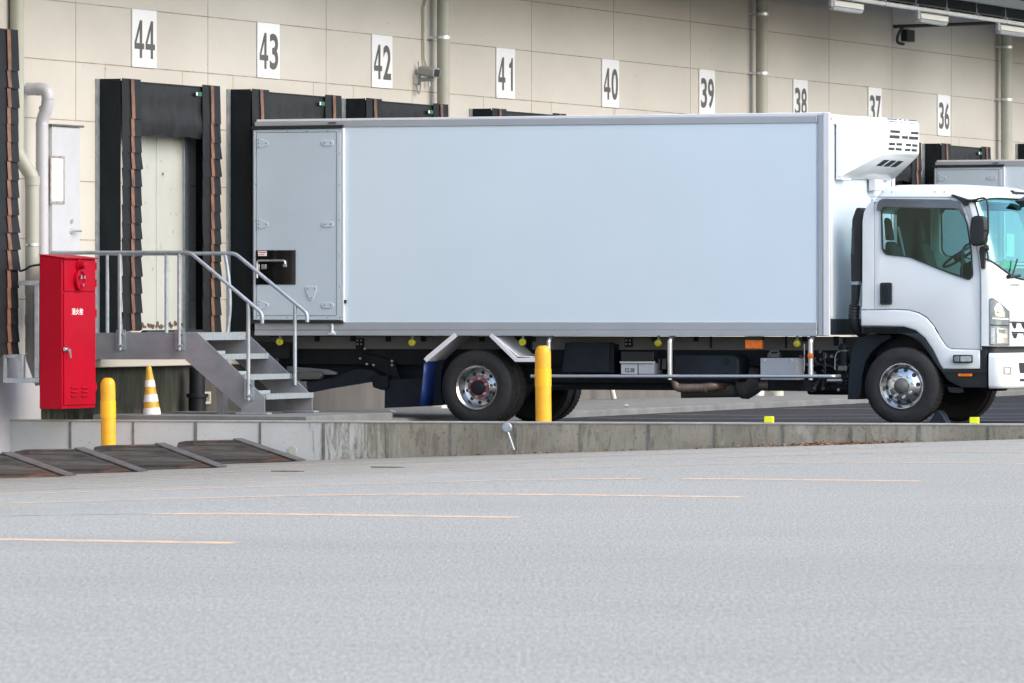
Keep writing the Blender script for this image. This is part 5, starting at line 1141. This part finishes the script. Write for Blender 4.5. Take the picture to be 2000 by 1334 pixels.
# cab back wall, floor and interior
xb = X(1690)
TR.part(MB().box((xb,YC+.05,zc(652)),(xb+.04,YC+CW-.05,zc(484))).box((xb,YC+.05,zc(484)),(xb+.04,.50,zc(440))).box((xb+.0,1.04,zc(484)),(xb+.04,YC+CW-.05,zc(415))), 'cab_back', M['truck_white'], cs)
TR.part(MB().hull([(xb,y_,z_) for y_ in (YC+.05,YC+CW-.05) for z_ in (zc(415),zc(407))]+[(xb+.14,y_,zc(388)) for y_ in (YC+.05,YC+CW-.05)]), 'back_header', M['truck_white'], cs)
TR.part(MB().box((xb+.045,1.05,zc(640)),(xb+.07,YC+CW-.06,zc(400))).box((xb+.045,YC+.05,zc(640)),(xb+.07,1.05,zc(486))), 'rear_lining', M['dash'], cs)
TR.part(MB().box((xb+.05,YC+.06,zc(651)),(X(1925),YC+CW-.06,zc(610))), 'cab_floor', M['dash'], cs)
TR.part(MB().box((xb+.05,YC+.06,zc(391)),(X(1890),YC+CW-.06,zc(388))), 'headlining', M['castgrey'], cs)
TR.part(MB().hull([(x_,y_,z_) for y_ in (YC+.1,YC+CW-.1) for x_, z_ in ((X(1868),zc(610)),(X(1868),zc(520)),(X(1890),zc(508)),(X(1925),zc(520)),(X(1925),zc(610)))]), 'dashboard', M['dash'], cs, bevel=.03)
TR.part(MB().hull([(X(1934),YC+.45,zc(523)),(X(1938),YC+.95,zc(526)),(X(1920),YC+.5,zc(520)),(X(1926),YC+.7,zc(505)),(X(1930),YC+1.0,zc(512)),(X(1925),YC+.9,zc(517))]), 'dash_ornament', M['green_board'], cs)
TR.part(MB().box((X(1926),YC+.75,zc(500)),(X(1927),YC+1.05,zc(455))), 'hanging_card', M['paper'], cs)

TR.part(MB().hull([(X(1900),YC+.25,zc(514)),(X(1932),YC+.25,zc(523)),(X(1900),YC+1.9,zc(514)),(X(1932),YC+1.9,zc(523)),(X(1900),YC+.25,zc(511)),(X(1900),YC+1.9,zc(511))]), 'dash_top', M['paper'], cs)
def seat(y):
    H = lambda l: MB().hull([(X(px), y+w_, zc(py)) for px, py, hw in l for w_ in (-hw, hw)])
    sb = TR.part(H([(1722,575,.23),(1785,575,.23),(1722,548,.23),(1785,550,.22)]), 'seat_cushion', M['seat'], cs, bevel=.04)
    TR.part(H([(1722,552,.21),(1742,552,.21),(1713,490,.19),(1727,490,.19),(1708,470,.12),(1718,470,.12)]), 'seat_back', M['seat'], cs, bevel=.035)
    TR.part(H([(1707,468,.09),(1717,468,.09),(1703,428,.08),(1711,428,.08),(1705,422,.05)]), 'head_rest', M['seat'], cs, bevel=.025)
seat(.52); seat(1.68)
TR.part(MB().tube([(xb+.08,.98,zc(440)),(xb+.16,.95,zc(500)),(xb+.2,.9,zc(545))], .012, 6), 'seat_belt', M['galv'], cs)
cw_ = Vector((X(1845), .58, zc(500))); n = Vector((-.55,0,.83)).normalized(); u, w_ = basis(n)
TR.part(MB().tube([cw_+(u*math.cos(a)+w_*math.sin(a))*.21 for a in [2*math.pi*k/32 for k in range(33)]], .014, 8, False).tube([cw_-u*.2, cw_+u*.2], .02, 8).tube([cw_, cw_-n*.4], .03, 8).cyl(cw_-n*.02, n, .04, .07), 'steering_wheel', M['dash'], cs, smooth=True)
TR.part(MB().tube(smooth_path([A(1896,476,.12),A(1884,482,.12),A(1880,500,.12),A(1878,540,.12)], 5), .014, 8), 'grab_handle', M['castgrey'], cs, smooth=True)
# wheel chock behind the front wheel
p = A(1833, 820, .05); single(MB().prism([(p.x-.12,.05,-.02),(p.x+.10,.05,-.02),(p.x+.05,.05,.08),(p.x+.0,.05,.13),(p.x-.03,.05,.12)], (0,.16,0)), 'wheel_chock', M['chassis2'], p, 'dark rubber wheel chock just ahead of the front wheel', 'wheel chock', bevel=.01)
# ------------------------------------------------------------------ second truck two docks beyond the cab
skipn = ()
dup(TR.o, (TR.loc.x+.0, 1.15+26.0, -.06+.10), 'second white refrigerated box truck half hidden behind the cab, docked at bay 36', None, skipn)
